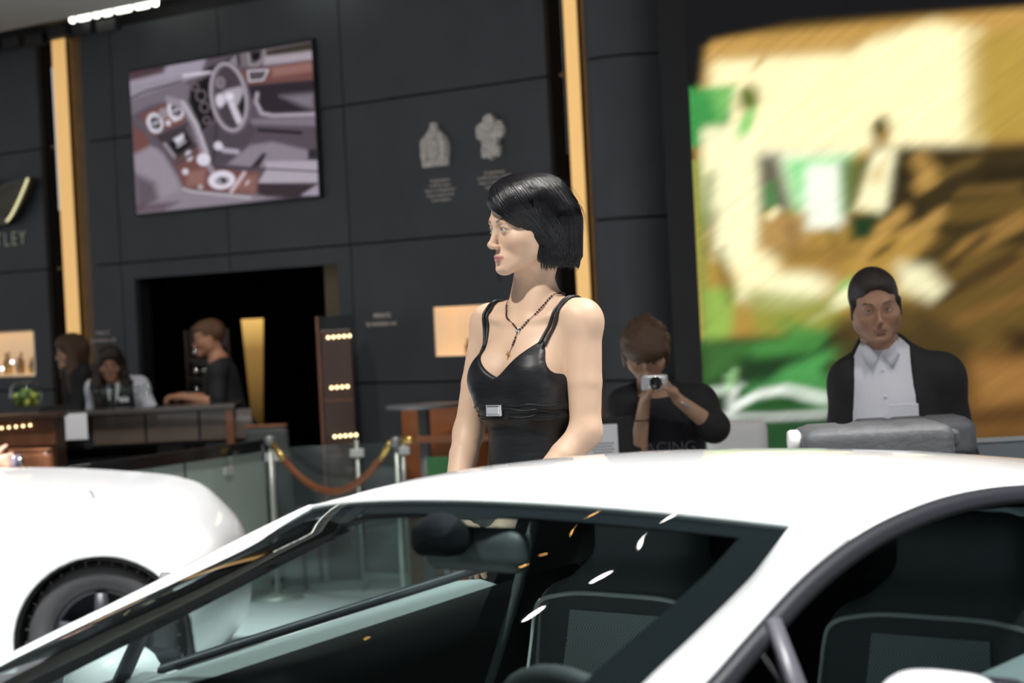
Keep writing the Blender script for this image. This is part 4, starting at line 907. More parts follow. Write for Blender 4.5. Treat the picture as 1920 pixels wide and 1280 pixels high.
def hand_prims(w, d, nrm, thumb, curls=(.3, .35, .4, .45), tc=.3, s=1., spread=.06):
    """w wrist, d towards the fingers, nrm out of the palm, thumb = direction of the thumb side; five separate bent fingers"""
    w = V3(*w); d = unit(d); nrm = unit(np.asarray(nrm, np.float32) - d * float(np.dot(nrm, d))); sd = np.cross(nrm, d); sd = sd if float(np.dot(sd, thumb)) > 0 else -sd
    P = [rc(w, w + d * .03 * s, .026 * s, .030 * s, .012, flat=nrm, fs=.72)]
    for q in (-.026, -.009, .009, .026): P.append(rc(w + d * .025 * s + sd * q * .7 * s, w + d * .088 * s + sd * q * s, .0135 * s, .0110 * s, .010))
    for i, (q, L) in enumerate(((.028, .070), (.0095, .078), (-.009, .072), (-.027, .056))):
        b = w + d * .088 * s + sd * q * s; a = 0.; dd = unit(d + sd * (q * spread / .03))
        for k, fr_ in enumerate((.45, .31, .24)):
            a += curls[i] * (1., 1.15, .8)[k]; e = b + (dd * math.cos(a) + nrm * math.sin(a)) * L * fr_ * s
            P.append(rc(b, e, (.0096, .0088, .0078)[k] * s, (.0088, .0078, .0066)[k] * s, .003)); b = e
    b = w + d * .028 * s + sd * .026 * s; dd = unit(sd * .75 + d * .65 + nrm * .25)
    for k, L in enumerate((.040, .032, .026)):
        e = b + dd * L * s; P.append(rc(b, e, (.0145, .0110, .0096)[k] * s, (.0115, .0098, .0078)[k] * s, .006)); b = e; dd = unit(dd + d * tc + nrm * tc * .6 - sd * tc * .5)
    return P
def arm_prims(sh, elb, wr, r=1.):
    sh, elb, wr = V3(*sh), V3(*elb), V3(*wr); m = sh + (elb - sh) * .55; f1 = elb + (wr - elb) * .25
    return [el(sh, (.049 * r, .048 * r, .052 * r), .03), rc(sh, m, .049 * r, .045 * r, .010), rc(m, elb, .045 * r, .038 * r, .005), rc(elb, f1, .038 * r, .040 * r, .022), rc(f1, wr, .040 * r, .026 * r, .004)]
def sleeve(sh, elb, wr, frac, r=1.):
    """upper arm and the first part of the forearm, for sleeves; frac < 0 ends above the elbow"""
    sh, elb, wr = V3(*sh), V3(*elb), V3(*wr)
    if frac <= 0: return [el(sh, .050 * r, .03), rc(sh, sh + (elb - sh) * (1 + frac), .049 * r, .045 * r, .03)]
    e2 = elb + (wr - elb) * frac
    return [el(sh, .050 * r, .03), rc(sh, elb, .049 * r, .042 * r, .03), rc(elb, e2, .042 * r, .036 * r, .02)]
def torso_prims(ch=(0, 0, 1.42), wa=(0, 0, 1.18), pe=(0, 0, .98), nk=(0, -.02, 1.56), hd=(0, 0, 1.70), shR=(.17, 0, 1.52), shL=(-.17, 0, 1.52), w=1., d=1., belly=0., neck=.055):
    ch, wa, pe, nk, hd = map(lambda q: V3(*q), (ch, wa, pe, nk, hd))
    P = [el(ch, (.150 * w, .105 * d, .175), .03), el(wa, (.125 * w, .092 * d + belly * .3, .17), .08), el(pe, (.165 * w, .118 * d, .15), .07), rc(ch + V3(0, 0, .05), nk, .08 * w, .06, .05, flat=(0, 1, 0), fs=.9)]
    if belly: P.append(el(wa + V3(0, .05, -.02), (.13 * w, .09 * d + belly, .16), .08))
    for s_ in (shR, shL):
        s_ = V3(*s_); P += [rc(nk + (s_ - nk) * .15 + V3(0, 0, -.01), s_ + V3(0, 0, .0), .048, .045, .04), rc(ch + V3(0, 0, .03), s_ + V3(0, 0, -.03), .09, .05, .05, flat=(0, 1, 0), fs=.85)]
    neckP = [rc(nk + V3(0, 0, -.02), hd, neck, neck * .96, .03)]
    return P, neckP
def leg_prims(hR, kR, aR, hL, kL, aL, r=1.):
    P = []
    for h_, k_, a_ in ((hR, kR, aR), (hL, kL, aL)):
        h_, k_, a_ = V3(*h_), V3(*k_), V3(*a_); c_ = k_ + (a_ - k_) * .3 + V3(0, -.015, 0)
        P += [rc(h_, k_, .082 * r, .054 * r, .04), rc(k_, c_, .052 * r, .053 * r, .03), rc(c_, a_, .050 * r, .032 * r, .03), rc(a_, a_ + V3(0, .13, -a_[2] + .03), .034, .028, .02)]
    return P
HANG_L = lambda sh: (V3(*sh) + V3(-.05, -.02, -.30), V3(*sh) + V3(-.045, .05, -.55))
HANG_R = lambda sh: (V3(*sh) + V3(.05, -.02, -.30), V3(*sh) + V3(.045, .05, -.55))
def below(z0): return fn(lambda P: P[..., 2] - z0, (-9, -9, -9), (9, 9, z0), 0.)
def above(z0): return fn(lambda P: z0 - P[..., 2], (-9, -9, z0), (9, 9, 9), 0.)

def hair_cap(hz=.01, thick=.014, opening=None, extra=(), noise=.003):
    """short hair: a shell over the skull, cut free of the face"""
    P = [el((0, -.020, .028), (.073 + thick, .095 + thick, .087 + thick), .02), *extra]
    if opening is None: opening = [el((0, .095, -.035), (.066, .085, .085), .012, 's'), bxp((0, .06, -.09), (.2, .11, .085), .02, .012, 's'), bxp((0, -.03, -.175), (.2, .2, .10), .02, .012, 's')]
    return P + opening
def strands(name, paths, r, m, parent, n=4):
    """many tapered strands in one mesh"""
    V_ = []; F_ = []; 
    for p in paths:
        p = np.asarray(p, float); N = len(p); t = np.gradient(p, axis=0); t /= np.linalg.norm(t, axis=1)[:, None] + 1e-9
        a = np.cross(t, (0.3, .2, .93)); a /= np.linalg.norm(a, axis=1)[:, None] + 1e-9; b = np.cross(t, a); o = len(V_)
        for i in range(N):
            q = i / (N - 1); rr = r * (1 - .75 * max(0, q - .6) / .4) * (.5 + .5 * min(1, q / .1))
            for k in range(n): V_.append(p[i] + (a[i] * math.cos(2 * PI * k / n) + b[i] * math.sin(2 * PI * k / n)) * rr)
        for i in range(N - 1):
            for k in range(n): F_.append((o + i * n + k, o + i * n + (k + 1) % n, o + (i + 1) * n + (k + 1) % n, o + (i + 1) * n + k))
    return link(name, pydata(name, V_, F_, True), m, parent)

# ------------------------------------------------------------------ the woman in the black satin dress
WOM = thing('person', (.05, 5.84, .08), math.radians(136), 'woman with black bob in black satin strap dress standing behind the coupe', 'person')
wsR, wsL = (.158, -.015, 1.562), (-.152, -.015, 1.560); weR, wwR = (.186, .050, 1.300), (.105, .205, 1.095); weL, wwL = (-.168, .010, 1.300), (-.065, .205, 1.085)
hR = rotz(math.radians(-20)) @ rotx(math.radians(-3)); hT = V3(-.010, .013, 1.795)
tp, npk = torso_prims(ch=(0, .0, 1.425), wa=(0, .035, 1.20), pe=(0, .05, 1.03), nk=(0, -.022, 1.590), hd=(-.004, -.008, 1.715), shR=wsR, shL=wsL, w=.93, d=.92, neck=.048)
tp = [el((0, -.002, 1.42), (.132, .092, .165), .03), el((0, .035, 1.20), (.106, .082, .16), .08), el((0, .05, 1.02), (.160, .112, .14), .07), rc((0, -.01, 1.50), (0, -.022, 1.585), .085, .055, .06, flat=(0, 1, 0), fs=.85)]
for s_, sh in ((1, wsR), (-1, wsL)):
    tp += [rc((s_ * .03, -.025, 1.597), (s_ * .150, -.018, 1.572), .038, .036, .045), rc((s_ * .05, .0, 1.47), (s_ * .140, -.01, 1.535), .075, .048, .05, flat=(0, 1, 0), fs=.85)]
    tp += [rc((s_ * .012, .048, 1.560), (s_ * .145, .016, 1.585), .0075, .0085, .016)]                      # collar bones
bust = [el((s_ * .064, .070, 1.432), (.066, .056, .066), .035) for s_ in (1, -1)]
legs = leg_prims((.085, .05, .98), (.075, .07, .56), (.07, .0, .17), (-.085, .05, .98), (-.085, .05, .56), (-.09, -.02, .17), .95)
neck_p = [rc((0, -.022, 1.58), (-.006, -.012, 1.72), .0485, .046, .035), rc((.022, .030, 1.575), (.05, -.02, 1.70), .010, .012, .025), rc((-.022, .030, 1.575), (-.055, -.025, 1.70), .010, .012, .025)]
hp = xf(head_prims(0.), hR, hT, .985)
arms = arm_prims(wsR, weR, wwR, .90) + arm_prims(wsL, weL, wwL, .93)
hands = hand_prims(wwL, (.45, .50, -.74), (.3, -.75, -.3), (.4, .5, .6), (.35, .38, .40, .45), .3, .90) + hand_prims(wwR, (-.62, .45, -.62), (-.2, -.8, -.3), (-.3, .5, .7), (.3, .35, .38, .42), .3, .90)
wb_all = tp + bust + neck_p + hp + legs + arms + hands
SK = np.array((.66, .455, .325))
hcol = head_color(SK, (.46, .17, .17), (.045, .03, .025), 0, 1.)
def wcol(v):
    c_ = np.tile(SK, (len(v), 1)); q = (v - hT) @ hR / .985; m_ = v[:, 2] > 1.665; c_[m_] = hcol(q[m_])
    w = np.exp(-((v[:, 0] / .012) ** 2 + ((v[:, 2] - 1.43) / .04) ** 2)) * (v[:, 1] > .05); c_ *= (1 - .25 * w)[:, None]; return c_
lo_, hi_ = hT - V3(.10, .125, .125), hT + V3(.10, .135, .14)
link('body', skin_mesh('body', wb_all, .0075, [(lo_, hi_, .0026)], color=wcol), 'skin', WOM)
for s_ in (1, -1): eyeball(WOM, hR, hT, .985, s_, (.10, -.02), (.16, .24, .26))
# dress: bodice with sweetheart neckline, ruched band, pencil skirt
def neckline(P):
    x, y, z = P[..., 0], P[..., 1], P[..., 2]; ax = np.abs(x - .014)
    fr_ = 1.437 + .085 * np.clip(ax / .10, 0, 1) ** 1.25 - .10 * np.clip((ax - .105) / .05, 0, 1); bk = 1.40
    top = np.where(y > .0, fr_, bk + (fr_ - bk) * np.clip((y + .05) / .05, 0, 1)); return (z - top) * .75
def hem(P): return .58 - P[..., 2]
dress = [el((0, -.002, 1.42), (.132, .092, .165), .03), el((0, .035, 1.20), (.106, .082, .16), .08), el((0, .05, 1.02), (.160, .112, .14), .07)] + [el((s_ * .064, .070, 1.430), (.068, .058, .066), .05) for s_ in (1, -1)] + \
        [rc((s_ * .05, .0, 1.47), (s_ * .105, -.005, 1.49), .075, .055, .05, flat=(0, 1, 0), fs=.85) for s_ in (1, -1)] + [rc((0, .055, 1.02), (0, .055, .56), .150, .125, .06, flat=(0, 1, 0), fs=.75)]
dress += [el((0, .030, 1.350), (.112, .082, .018), .04)]
dress_p = dress + [fn(neckline, (-9, -9, -9), (9, 9, 9), .006), fn(hem, (-9, -9, -9), (9, 9, 9), 0)]
dr = link('dress', skin_mesh('dress', dress_p, .0075, [((-.16, -.02, 1.28), (.16, .16, 1.54), .0045)], offset=.0055), 'satin_black', WOM)
def surf(x, z, prims, off=.0, y0=.3):
    y = np.linspace(y0, -.1, 400); P_ = np.stack([np.full(400, x), y, np.full(400, z)], -1).astype(np.float32); F_ = ev(prims, P_) - off; i = int(np.argmax(F_ < 0)); return float(y[i])
skin_top = tp + bust + neck_p + arms
# buckle on the band
bx = .012; by = surf(bx, 1.36, dress, .0055)
bk = MB().box((bx, by + .004, 1.36), (.050, .010, .030), bevel=.003).obj('buckle', 'silver', dr, label='square silver buckle on the dress band'); bk.rotation_euler = (0, 0, 0)
MB().box((bx, by + .010, 1.36), (.040, .004, .020), bevel=.002).obj('buckle_plate', 'silver', bk)
# band folds
for zz, w_ in ((1.371, .0026), (1.358, .0022), (1.345, .0026), (1.334, .002)):
    pts = []
    for a in np.linspace(-1.35, 1.35, 40):
        x_ = .125 * math.sin(a); z_ = zz + .003 * math.sin(a * 9 + zz * 900)
        q = project_to(dress, [(x_, .03 + .11 * math.cos(a), z_)], .0055)[0]; pts.append(q)
    MB().tube(pts, w_, 6).obj('band_fold', 'satin_black', dr, True)
# double straps over each shoulder, front and back
for s_ in (1, -1):
    for off, x0, x1 in (((0, .116, .130), (1, .104, .120)) if s_ > 0 else ((0, .096, .128), (1, .082, .114))):
        pts = []
        for q in np.linspace(0, 1, 30):
            a = q * PI * .98; y_ = .075 * math.cos(a) - .015; x_ = x0 + (x1 - x0) * math.sin(min(a, PI / 2)) - .03 * max(0, q - .55); z_ = 1.505 + .10 * math.sin(a) - (.09 * (q - .5) if q > .5 else 0)
            pts.append((s_ * x_, y_, z_))
        pts = project_to(skin_top, pts, .003)
        MB().tube(pts, .0042, 6).obj('dress_strap', 'strap_black', dr, True)
# shoes
for s_, ax_, ay_ in ((1, .07, .0), (-1, -.09, -.02)):
    sh = link('shoe', skin_mesh('shoe', [rc((ax_, ay_ - .01, .115), (ax_, ay_ + .13, .035), .036, .034, .02), rc((ax_, ay_ + .13, .034), (ax_, ay_ + .19, .03), .036, .024, .02)], .012, offset=.004), 'shoe_black', WOM)
    MB().tube([(ax_, ay_ - .03, .10), (ax_, ay_ - .035, .0)], [.014, .006], 8).obj('heel', 'shoe_black', sh)
# rosary necklace
nk_o = thing('necklace', (0, 0, 0)); nk_o.parent = WOM; nk_o['label'] = 'dark beaded rosary necklace with silver pendant and small cross'
ctrl_f = [(.062, -.045, 1.625), (.050, .012, 1.605), (.036, .045, 1.580), (.008, .065, 1.568), (-.020, .075, 1.552), (-.040, .065, 1.570), (-.056, .04, 1.592), (-.066, .0, 1.612), (-.072, -.05, 1.632)]
pn = project_to(skin_top, spline(ctrl_f, 120), .0026)
seg = np.r_[0, np.cumsum(np.linalg.norm(np.diff(pn, axis=0), axis=1))]
mb = MB().tube(pn[::3], .0008, 5); mb.obj('cord', 'bead', nk_o, True)
bead_me = MB().sphere((0, 0, 0), .0026, 10, 8).mesh('bead', True)
for i, d_ in enumerate(np.arange(.004, seg[-1], .0075)):
    if i % 11 in (9, 10): continue
    p = [np.interp(d_, seg, pn[:, j]) for j in range(3)]; o = link('bead', bead_me, 'bead', nk_o); o.location = p
drop = project_to(skin_top, spline([(-.020, .08, 1.552), (-.018, .085, 1.532), (-.014, .09, 1.512), (-.008, .09, 1.490)], 24), .003)
MB().tube(drop, .0008, 5).obj('drop_cord', 'bead', nk_o, True)
for i in (7, 10, 12, 14): o = link('bead', bead_me, 'bead', nk_o); o.location = drop[i]
o = MB().sphere(drop[0] + V3(0, .002, -.002), (.006, .003, .0085), 14, 10).obj('pendant', 'silver', nk_o, True, label='oval silver pendant')
cr = MB().box(drop[-1] + V3(0, .002, -.006), (.0025, .0025, .026)).box(drop[-1] + V3(0, .002, -.001), (.013, .0025, .0025)).obj('cross', 'gold', nk_o, label='small gold cross')
br = MB().tube([V3(*wwL) * .88 + V3(*weL) * .12 + V3(.030 * math.cos(q), .030 * math.sin(q) * .8, .016 * math.sin(q)) for q in np.linspace(0, 2 * PI, 20, endpoint=False)], .004, 6, closed=True).obj('bracelet', 'silver', WOM, True)
# ---- the bob: a base volume plus combed strands
hd_R = hR; S_ = .985
def toW(Q): return (np.asarray(Q, float) * S_) @ np.asarray(hR, float).T + np.asarray(hT, float)
# side hair falls to the jaw; her face shows from the fringe line down
hb = [el((0, -.022, .034), (.086, .108, .096), .02), el((-.010, .035, .055), (.074, .062, .060), .03), rc((-.052, -.020, .0), (-.060, -.018, -.082), .040, .036, .03, flat=(1, 0, 0), fs=.72), rc((.052, -.020, .0), (.060, -.022, -.082), .040, .036, .03, flat=(1, 0, 0), fs=.72),
      rc((-.045, -.065, .0), (-.042, -.064, -.085), .056, .050, .03), rc((.045, -.065, .0), (.042, -.064, -.085), .056, .050, .03), rc((0, -.085, .0), (0, -.078, -.085), .046, .042, .03)]
def face_open(P):
    x, y, z = P[..., 0], P[..., 1], P[..., 2]
    # fringe edge: high on her right (part), sweeping down towards her left temple
    zf = .064 + .0 * x - np.clip(-x + .02, 0, .2) * .62 - np.clip(-x - .040, 0, 1) * 1.3
    yb = np.where(x < 0, .022 + .18 * np.clip(z + .035, -.05, 0.06), .030)                    # back limit of the opening: hair in front of the ear
    return np.maximum(np.maximum(z - zf, yb - y), -.2 - z)
hair_p = hb + [fn(face_open, (-1, -1, -1), (1, 1, 1), .010, 's'), fn(lambda P: -.098 - P[..., 2], (-9, -9, -9), (9, 9, 9), .035, 'i'),
               rc((0, -.02, -.20), (0, -.02, -.06), .047, .050, .01, 's')]
Mh = np.eye(4); Mh[:3, :3] = np.asarray(hR) * S_; Mh[:3, 3] = hT
v_, f_ = None, None
hair = link('hair', skin_mesh('hair', hair_p, .0042, M=Mh), 'hair_black', WOM)
rg = np.random.default_rng(5); paths = []
part_a, part_b = np.array((.030, .070, .105)), np.array((.012, -.055, .135))
def side_path(side, u, j, lift):
    """u 0 front .. 1 back along the part; the strand runs over the crown and down to the hem"""
    root = part_a * (1 - u) + part_b * u
    if u > 1: root = part_b
    az = (1.22 if side < 0 else 1.1) + (PI - (1.22 if side < 0 else 1.1)) * min(u, 1) ** .9 + j * .10            # azimuth from forward
    ex, ey = side * math.sin(az), math.cos(az) * 1.05 - .15
    rad = .088 + .014 * max(0, -math.cos(az)); hemz = -.102 + .005 * j
    p0 = root; p1 = np.array((ex * rad * .72 + root[0] * .25, (ey * rad) * .72 + root[1] * .22, .105)); p2 = np.array((ex * rad, ey * rad - .008, .035)); p3 = np.array((ex * rad * 1.02, ey * rad - .012, -.04)); p4 = np.array((ex * rad * .90, ey * rad * .95 - .010, hemz))
    return spline([p0, p1, p2, p3, p4], 18)
for i in range(1900):
    side = -1 if rg.random() < .66 else 1; u = rg.random() ** .9; pa = side_path(side, u, rg.normal(), 0); off = .0008 + .0036 * rg.random() ** 2
    q = project_to(hb, pa, off); q = np.where((pa[:, 2:3] < -.085), pa * .5 + q * .5, q)
    bad = face_open(q) < .003
    if bad[:].any(): continue
    paths.append(toW(q))
# fringe strands sweeping from the part across the forehead to her left temple
for i in range(900):
    u = rg.random() * 1.75; a = part_a * (1 - .55 * u) + part_b * .55 * u + rg.normal(0, .002, 3)
    e_x = -.060 - .020 * u; e = np.array((e_x, .052 - .055 * u, .018 - .01 * u + .006 * rg.normal())); m1 = np.array((-.012 - .02 * u, .086 - .05 * u, .080 + .02 * u)); m2 = np.array((-.045 - .012 * u, .075 - .05 * u, .045 + .008 * u)); e2 = np.array((-.080, .012 - .04 * u, -.045)); e3 = np.array((-.079, .006 - .035 * u, -.088))
    q = project_to(hb, spline([a, m1, m2, e, e2, e3], 22), .0008 + .0036 * rg.random() ** 2)
    bad = face_open(q) < -.002
    if bad.any(): q = q[:max(6, int(np.argmax(bad)))] if np.argmax(bad) > 6 else None
    if q is not None: paths.append(toW(q))
for i in range(60):   # short strands on her right side of the part
    u = rg.random(); a = part_a * (1 - u * .4) + part_b * .4 * u; e = np.array((.062, .055 - .05 * u, .045)); e2 = np.array((.078, .028 - .04 * u, -.02)); e3 = np.array((.074, .04 - .04 * u, -.095 - .01 * rg.random()))
    q = project_to(hb, spline([a, (a + e) / 2 + np.array((.01, .012, .012)), e, e2, e3], 18), .001 + .003 * rg.random()); paths.append(toW(q))
strands('hair_strands', paths, .0013, 'hair_black', hair)
fly = []
for i in range(90):
    u = rg.random() * 1.0; side = -1 if rg.random() < .6 else 1; pa = side_path(side, u, rg.normal(), 0); k = rg.integers(1, 5); q = project_to(hb, pa[k:k + 9], .001); n_ = len(q); lift = np.linspace(0, 1, n_)[:, None] ** 1.5
    cen = np.array((0, -.02, .03)); dv = q - cen; dv /= np.linalg.norm(dv, axis=1)[:, None]; q = q + dv * lift * (.004 + .016 * rg.random()) + lift * rg.normal(0, .005, 3); fly.append(toW(q))
for i in range(14):
    a = np.array((.072, .035, -.075)) + rg.normal(0, .004, 3); fly.append(toW(spline([a, a + (.004, .012, -.03), a + (.0, .018 + .008 * rg.normal(), -.055)], 8)))
strands('flyaway_strands', fly, .0004, 'hair_black', hair, 3)

# ------------------------------------------------------------------ the other visitors and the bar staff
def figure(loc, th, label, skin_c, hair_m, hair_prims, head, male=1., sh=(.18, 1.44), armsR=None, armsL=None, handR=None, handL=None, ch=(0, 0, 1.32), wa=(0, 0, 1.10), pe=(0, 0, .92), nk=(0, -.02, 1.48), w=1., d=1., belly=0.,
           h=.012, hh=.005, lip=(.34, .15, .12), brow=(.03, .02, .015), stub=0., iris=(.05, .04, .03), look=(0, 0), arm_r=1., hair_h=.006, hs=1., legs=True, neck_r=.055, eyes=True):
    """one standing person; returns root, prim groups and head frame"""
    root = thing('person', loc, math.radians(th), label, 'person')
    HR, HT = head; sR = (sh[0] + ch[0] * .5, nk[1] + .01, sh[1]); sL = (-sh[0] + ch[0] * .5, nk[1] + .01, sh[1])
    HT = V3(*HT); hb_ = HT + HR @ V3(0, -.02, -.06)
    tp_, nk_ = torso_prims(ch, wa, pe, nk, hb_, sR, sL, w, d, belly, neck_r)
    eR, wR = armsR or (V3(*sR) + V3(.05, -.03, -.29), V3(*sR) + V3(.05, .04, -.54)); eL, wL = armsL or (V3(*sL) + V3(-.05, -.03, -.29), V3(*sL) + V3(-.05, .04, -.54))
    aR, aL = arm_prims(sR, eR, wR, arm_r), arm_prims(sL, eL, wL, arm_r)
    hRp = hand_prims(wR, *(handR or ((0, .15, -1), (-1, 0, 0), (0, 1, 0)))); hLp = hand_prims(wL, *(handL or ((0, .15, -1), (1, 0, 0), (0, 1, 0))))
    lg = leg_prims((.09, pe[1], .90), (.10, pe[1], .48), (.10, pe[1] - .03, .09), (-.09, pe[1], .90), (-.10, pe[1], .48), (-.10, pe[1] - .03, .09), 1.) if legs else []
    hp_ = xf(head_prims(male), HR, HT, hs); hc = head_color(skin_c, lip, brow, stub, .0 if male else .8); sc = np.array(skin_c)
    def colf(v):
        c_ = np.tile(sc, (len(v), 1)); q = (v - HT) @ HR / hs; m_ = (np.abs(q) < .14).all(1) & (q[:, 2] > -.12); c_[m_] = hc(q[m_]); return c_
    fine = [(HT - .125, HT + .125, hh)]
    for w_, hp2 in ((wR, hRp), (wL, hLp)):
        lo2 = np.min([p.lo for p in hp2], 0); hi2 = np.max([p.hi for p in hp2], 0); fine.append((lo2, hi2, min(h, .007)))
    link('body', skin_mesh('body', tp_ + nk_ + hp_ + aR + aL + hRp + hLp + lg, h, fine, color=colf, project=1), 'skin', root)
    if eyes:
        for s_ in (1, -1): eyeball(root, HR, HT, hs, s_, look, iris)
    Mh_ = np.eye(4); Mh_[:3, :3] = np.asarray(HR) * hs; Mh_[:3, 3] = HT
    hr = link('hair', skin_mesh('hair', hair_prims, hair_h, M=Mh_, project=1), hair_m, root)
    SL = lambda f_, r_=1.: sleeve(sR, eR, wR, f_, r_ * arm_r) + sleeve(sL, eL, wL, f_, r_ * arm_r)
    return root, dict(sleeves=SL, torso=tp_, neck=nk_, armR=aR, armL=aL, legs=lg, sR=sR, sL=sL, eR=V3(*eR), eL=V3(*eL), wR=V3(*wR), wL=V3(*wL), HR=HR, HT=HT, Mh=Mh_, hair=hr)
def locks(n, seed, r0, *, bul=1., top=(0, -.03, .115), reach=(.07, -.06), zend=(-.05, .02), az=(.3, 6.0), rad=.088):
    r2 = np.random.default_rng(seed); out = []
    for i in range(n):
        a = r2.uniform(*az); t = np.array(top) + r2.normal(0, .02, 3) * (1, 1, .2); e = np.array((math.sin(a) * rad, math.cos(a) * (rad + .014) - .015, r2.uniform(*zend))); m_ = (t + e) / 2 + np.array((math.sin(a) * .032, math.cos(a) * .035, .028)) * bul
        out += [rc(t, m_, r0, r0, .006), rc(m_, e, r0, r0 * .4, .006)]
    return out
def wear(root, name, prims, off, m, clips=(), h=.012, label=None):
    return link(name, skin_mesh(name, list(prims) + list(clips), h, offset=off, project=1), m, root, label=label)
def cut(f, k=.006): return fn(f, (-9, -9, -9), (9, 9, 9), k, 'i')
def plane_cut(pt, n, k=.004):
    pt, n = V3(*pt), unit(n); return cut(lambda P: (P - pt) @ n, k)

# --- man in the black jacket behind the equipment cases
MR = rotz(math.radians(6)) @ roty(math.radians(4)) @ rotx(math.radians(-8))
SKM = (.42, .235, .15)
hairM = [el((0, -.022, .034), (.082, .104, .094), .02), el((.0, .03, .075), (.062, .055, .035), .03), el((0, .105, -.01), (.062, .065, .082), .012, 's'), bxp((0, .062, -.085), (.2, .085, .085), .02, .014, 's'), bxp((0, -.03, -.175), (.2, .2, .11), .02, .014, 's')]
for s_ in (1, -1): hairM.append(rc((s_ * .074, .025, .02), (s_ * .076, .018, -.03), .010, .007, .01))
man, g = figure((1.265, 7.93, 0), 172, 'man in black open jacket and white shirt standing in front of the video wall', SKM, 'hair_dark', hairM, (MR, (.070, .045, 1.628)), 1., sh=(.140, 1.385), ch=(.02, 0, 1.27), wa=(.01, .01, 1.08), pe=(0, 0, .92), nk=(.055, -.005, 1.480), w=1.0, d=1.1, belly=.03,
                h=.013, hh=.0042, stub=.30, look=(.05, .18), neck_r=.060, hs=1.0, lip=(.30, .14, .11))
t_ = g['torso']; x0 = .035
shirt = wear(man, 'shirt', t_ + g['sleeves'](-.3), .014, 'cloth_white', [cut(lambda P: P[..., 2] - (1.520 - .75 * np.clip(P[..., 1] - .02, -.02, .2)), .01), above(.93)], .012, 'white button shirt')
op = lambda P: np.minimum(.105 - .02 * np.clip((P[..., 2] - 1.2) / .3, -1, 1) - np.abs(P[..., 0] - x0 - .02), P[..., 1] - .02)
jk = wear(man, 'jacket', t_ + g['sleeves'](.92, 1.08), .022, 'cloth_black', [cut(op, .015), cut(lambda P: P[..., 2] - (1.535 - .5 * np.clip(P[..., 1], -.1, .2)), .02), above(.78)], .013, 'black open jacket')
for s_ in (1, -1):   # collar wings, shirt collar
    o = MB().grid([[(.058 + s_ * .064, -.005, 1.530), (.058 + s_ * .070, .0, 1.49)], [(.058 + s_ * .048, .055, 1.508), (.058 + s_ * .060, .070, 1.465)], [(.058 + s_ * .008, .082, 1.472), (.058 + s_ * .036, .100, 1.425)]]).obj('collar', 'cloth_white', shirt, True); solid(o, .006)
ypk = surf(-.005, 1.25, t_, .018)
pk = MB().box((-.005, ypk + .002, 1.255), (.095, .008, .11), bevel=.003).obj('shirt_pocket', 'cloth_white', shirt); pk.rotation_euler = (0, 0, 0)
for i in range(5): zz = 1.42 - i * .085; MB().sphere((x0 + .02 - .004 * i, surf(x0 + .02, zz, t_, .018) + .002, zz), (.006, .003, .006), 8, 6).obj('button', 'white_paper', shirt)
wear(man, 'trousers', g['legs'], .016, 'cloth_navy', [below(.98)], .02)

# --- boy taking a picture with a compact camera
BR_ = rotz(math.radians(-4)) @ rotx(math.radians(-34))
SKB = (.46, .28, .19)
hairB = [el((0, -.015, .030), (.089, .108, .098), .02), el((0, .055, .040), (.076, .055, .050), .03), rc((-.070, .02, .0), (-.080, .01, -.055), .026, .012, .02), rc((.070, .02, .0), (.080, .01, -.055), .026, .012, .02), rc((-.06, -.07, 0), (-.065, -.07, -.075), .04, .03, .02), rc((.06, -.07, 0), (.065, -.07, -.075), .04, .03, .02), rc((0, -.09, 0), (0, -.085, -.08), .04, .03, .02),
         cut(lambda P: np.minimum(-(P[..., 1] - .035), P[..., 2] - (.012 + .006 * np.sin(P[..., 0] * 260))) * -1 if False else np.minimum(P[..., 1] - .040, (.010 + .006 * np.sin(P[..., 0] * 240)) - P[..., 2]), .006),
         el((0, .07, -.06), (.066, .07, .072), .008, 's')]
hairB[8:8] = locks(46, 4, .010, bul=.85, top=(0, -.03, .106), zend=(-.07, .0), az=(1.1, 5.2)) + locks(26, 6, .010, bul=.7, top=(0, .0, .110), zend=(.0, .02), az=(-1.2, 1.2), rad=.086)
boy, b = figure((.56, 9.25, 0), 180, 'boy with mop hair in black jacket and dark shirt photographing with a compact camera', SKB, 'hair_brown', hairB, (BR_, (.056, .085, 1.495)), .3, sh=(.135, 1.285), ch=(.0, 0, 1.17), wa=(0, 0, .98), pe=(0, -.01, .84), nk=(.03, .02, 1.335), w=.92, d=.95,
                armsR=(V3(.112, .13, 1.085), V3(.078, .205, 1.295)), armsL=(V3(-.185, .13, 1.195), V3(-.050, .215, 1.308)), handR=((-.22, .12, .95), (-.9, .1, .0), (-.2, .6, .6), (.55, .6, .65, .7), .35, .92), handL=((.55, .15, .80), (.7, .1, -.55), (.3, .5, .8), (.55, .6, .65, .7), .3, .92),
                h=.012, hh=.0045, arm_r=.84, neck_r=.046, hs=.98, eyes=True, look=(0, -.2))
wear(boy, 'shirt', b['torso'], .012, 'cloth_navy', [cut(lambda P: P[..., 2] - (1.365 - .6 * np.clip(P[..., 1], 0, .2)), .01), above(.80)], .013, 'dark navy printed shirt')
jb = wear(boy, 'jacket', b['torso'] + b['sleeves'](.12, 1.1), .020, 'cloth_black', [cut(lambda P: np.minimum(.078 - np.abs(P[..., 0] - .015), P[..., 1] - .05), .012), cut(lambda P: P[..., 2] - (1.385 - .45 * np.clip(P[..., 1], -.1, .2)), .015), above(.78)], .013, 'black jacket with sleeves to the elbows')
o = link('shirt_print', text_mesh('RACING', .062, .002), 'print_grey', boy); yp = surf(.015, 1.125, b['torso'], .014); o.location = (-.0, yp + .003, 1.105); o.rotation_euler = (PI / 2, 0, PI)
wear(boy, 'trousers', b['legs'], .014, 'cloth_jeans', [below(.88)], .02)
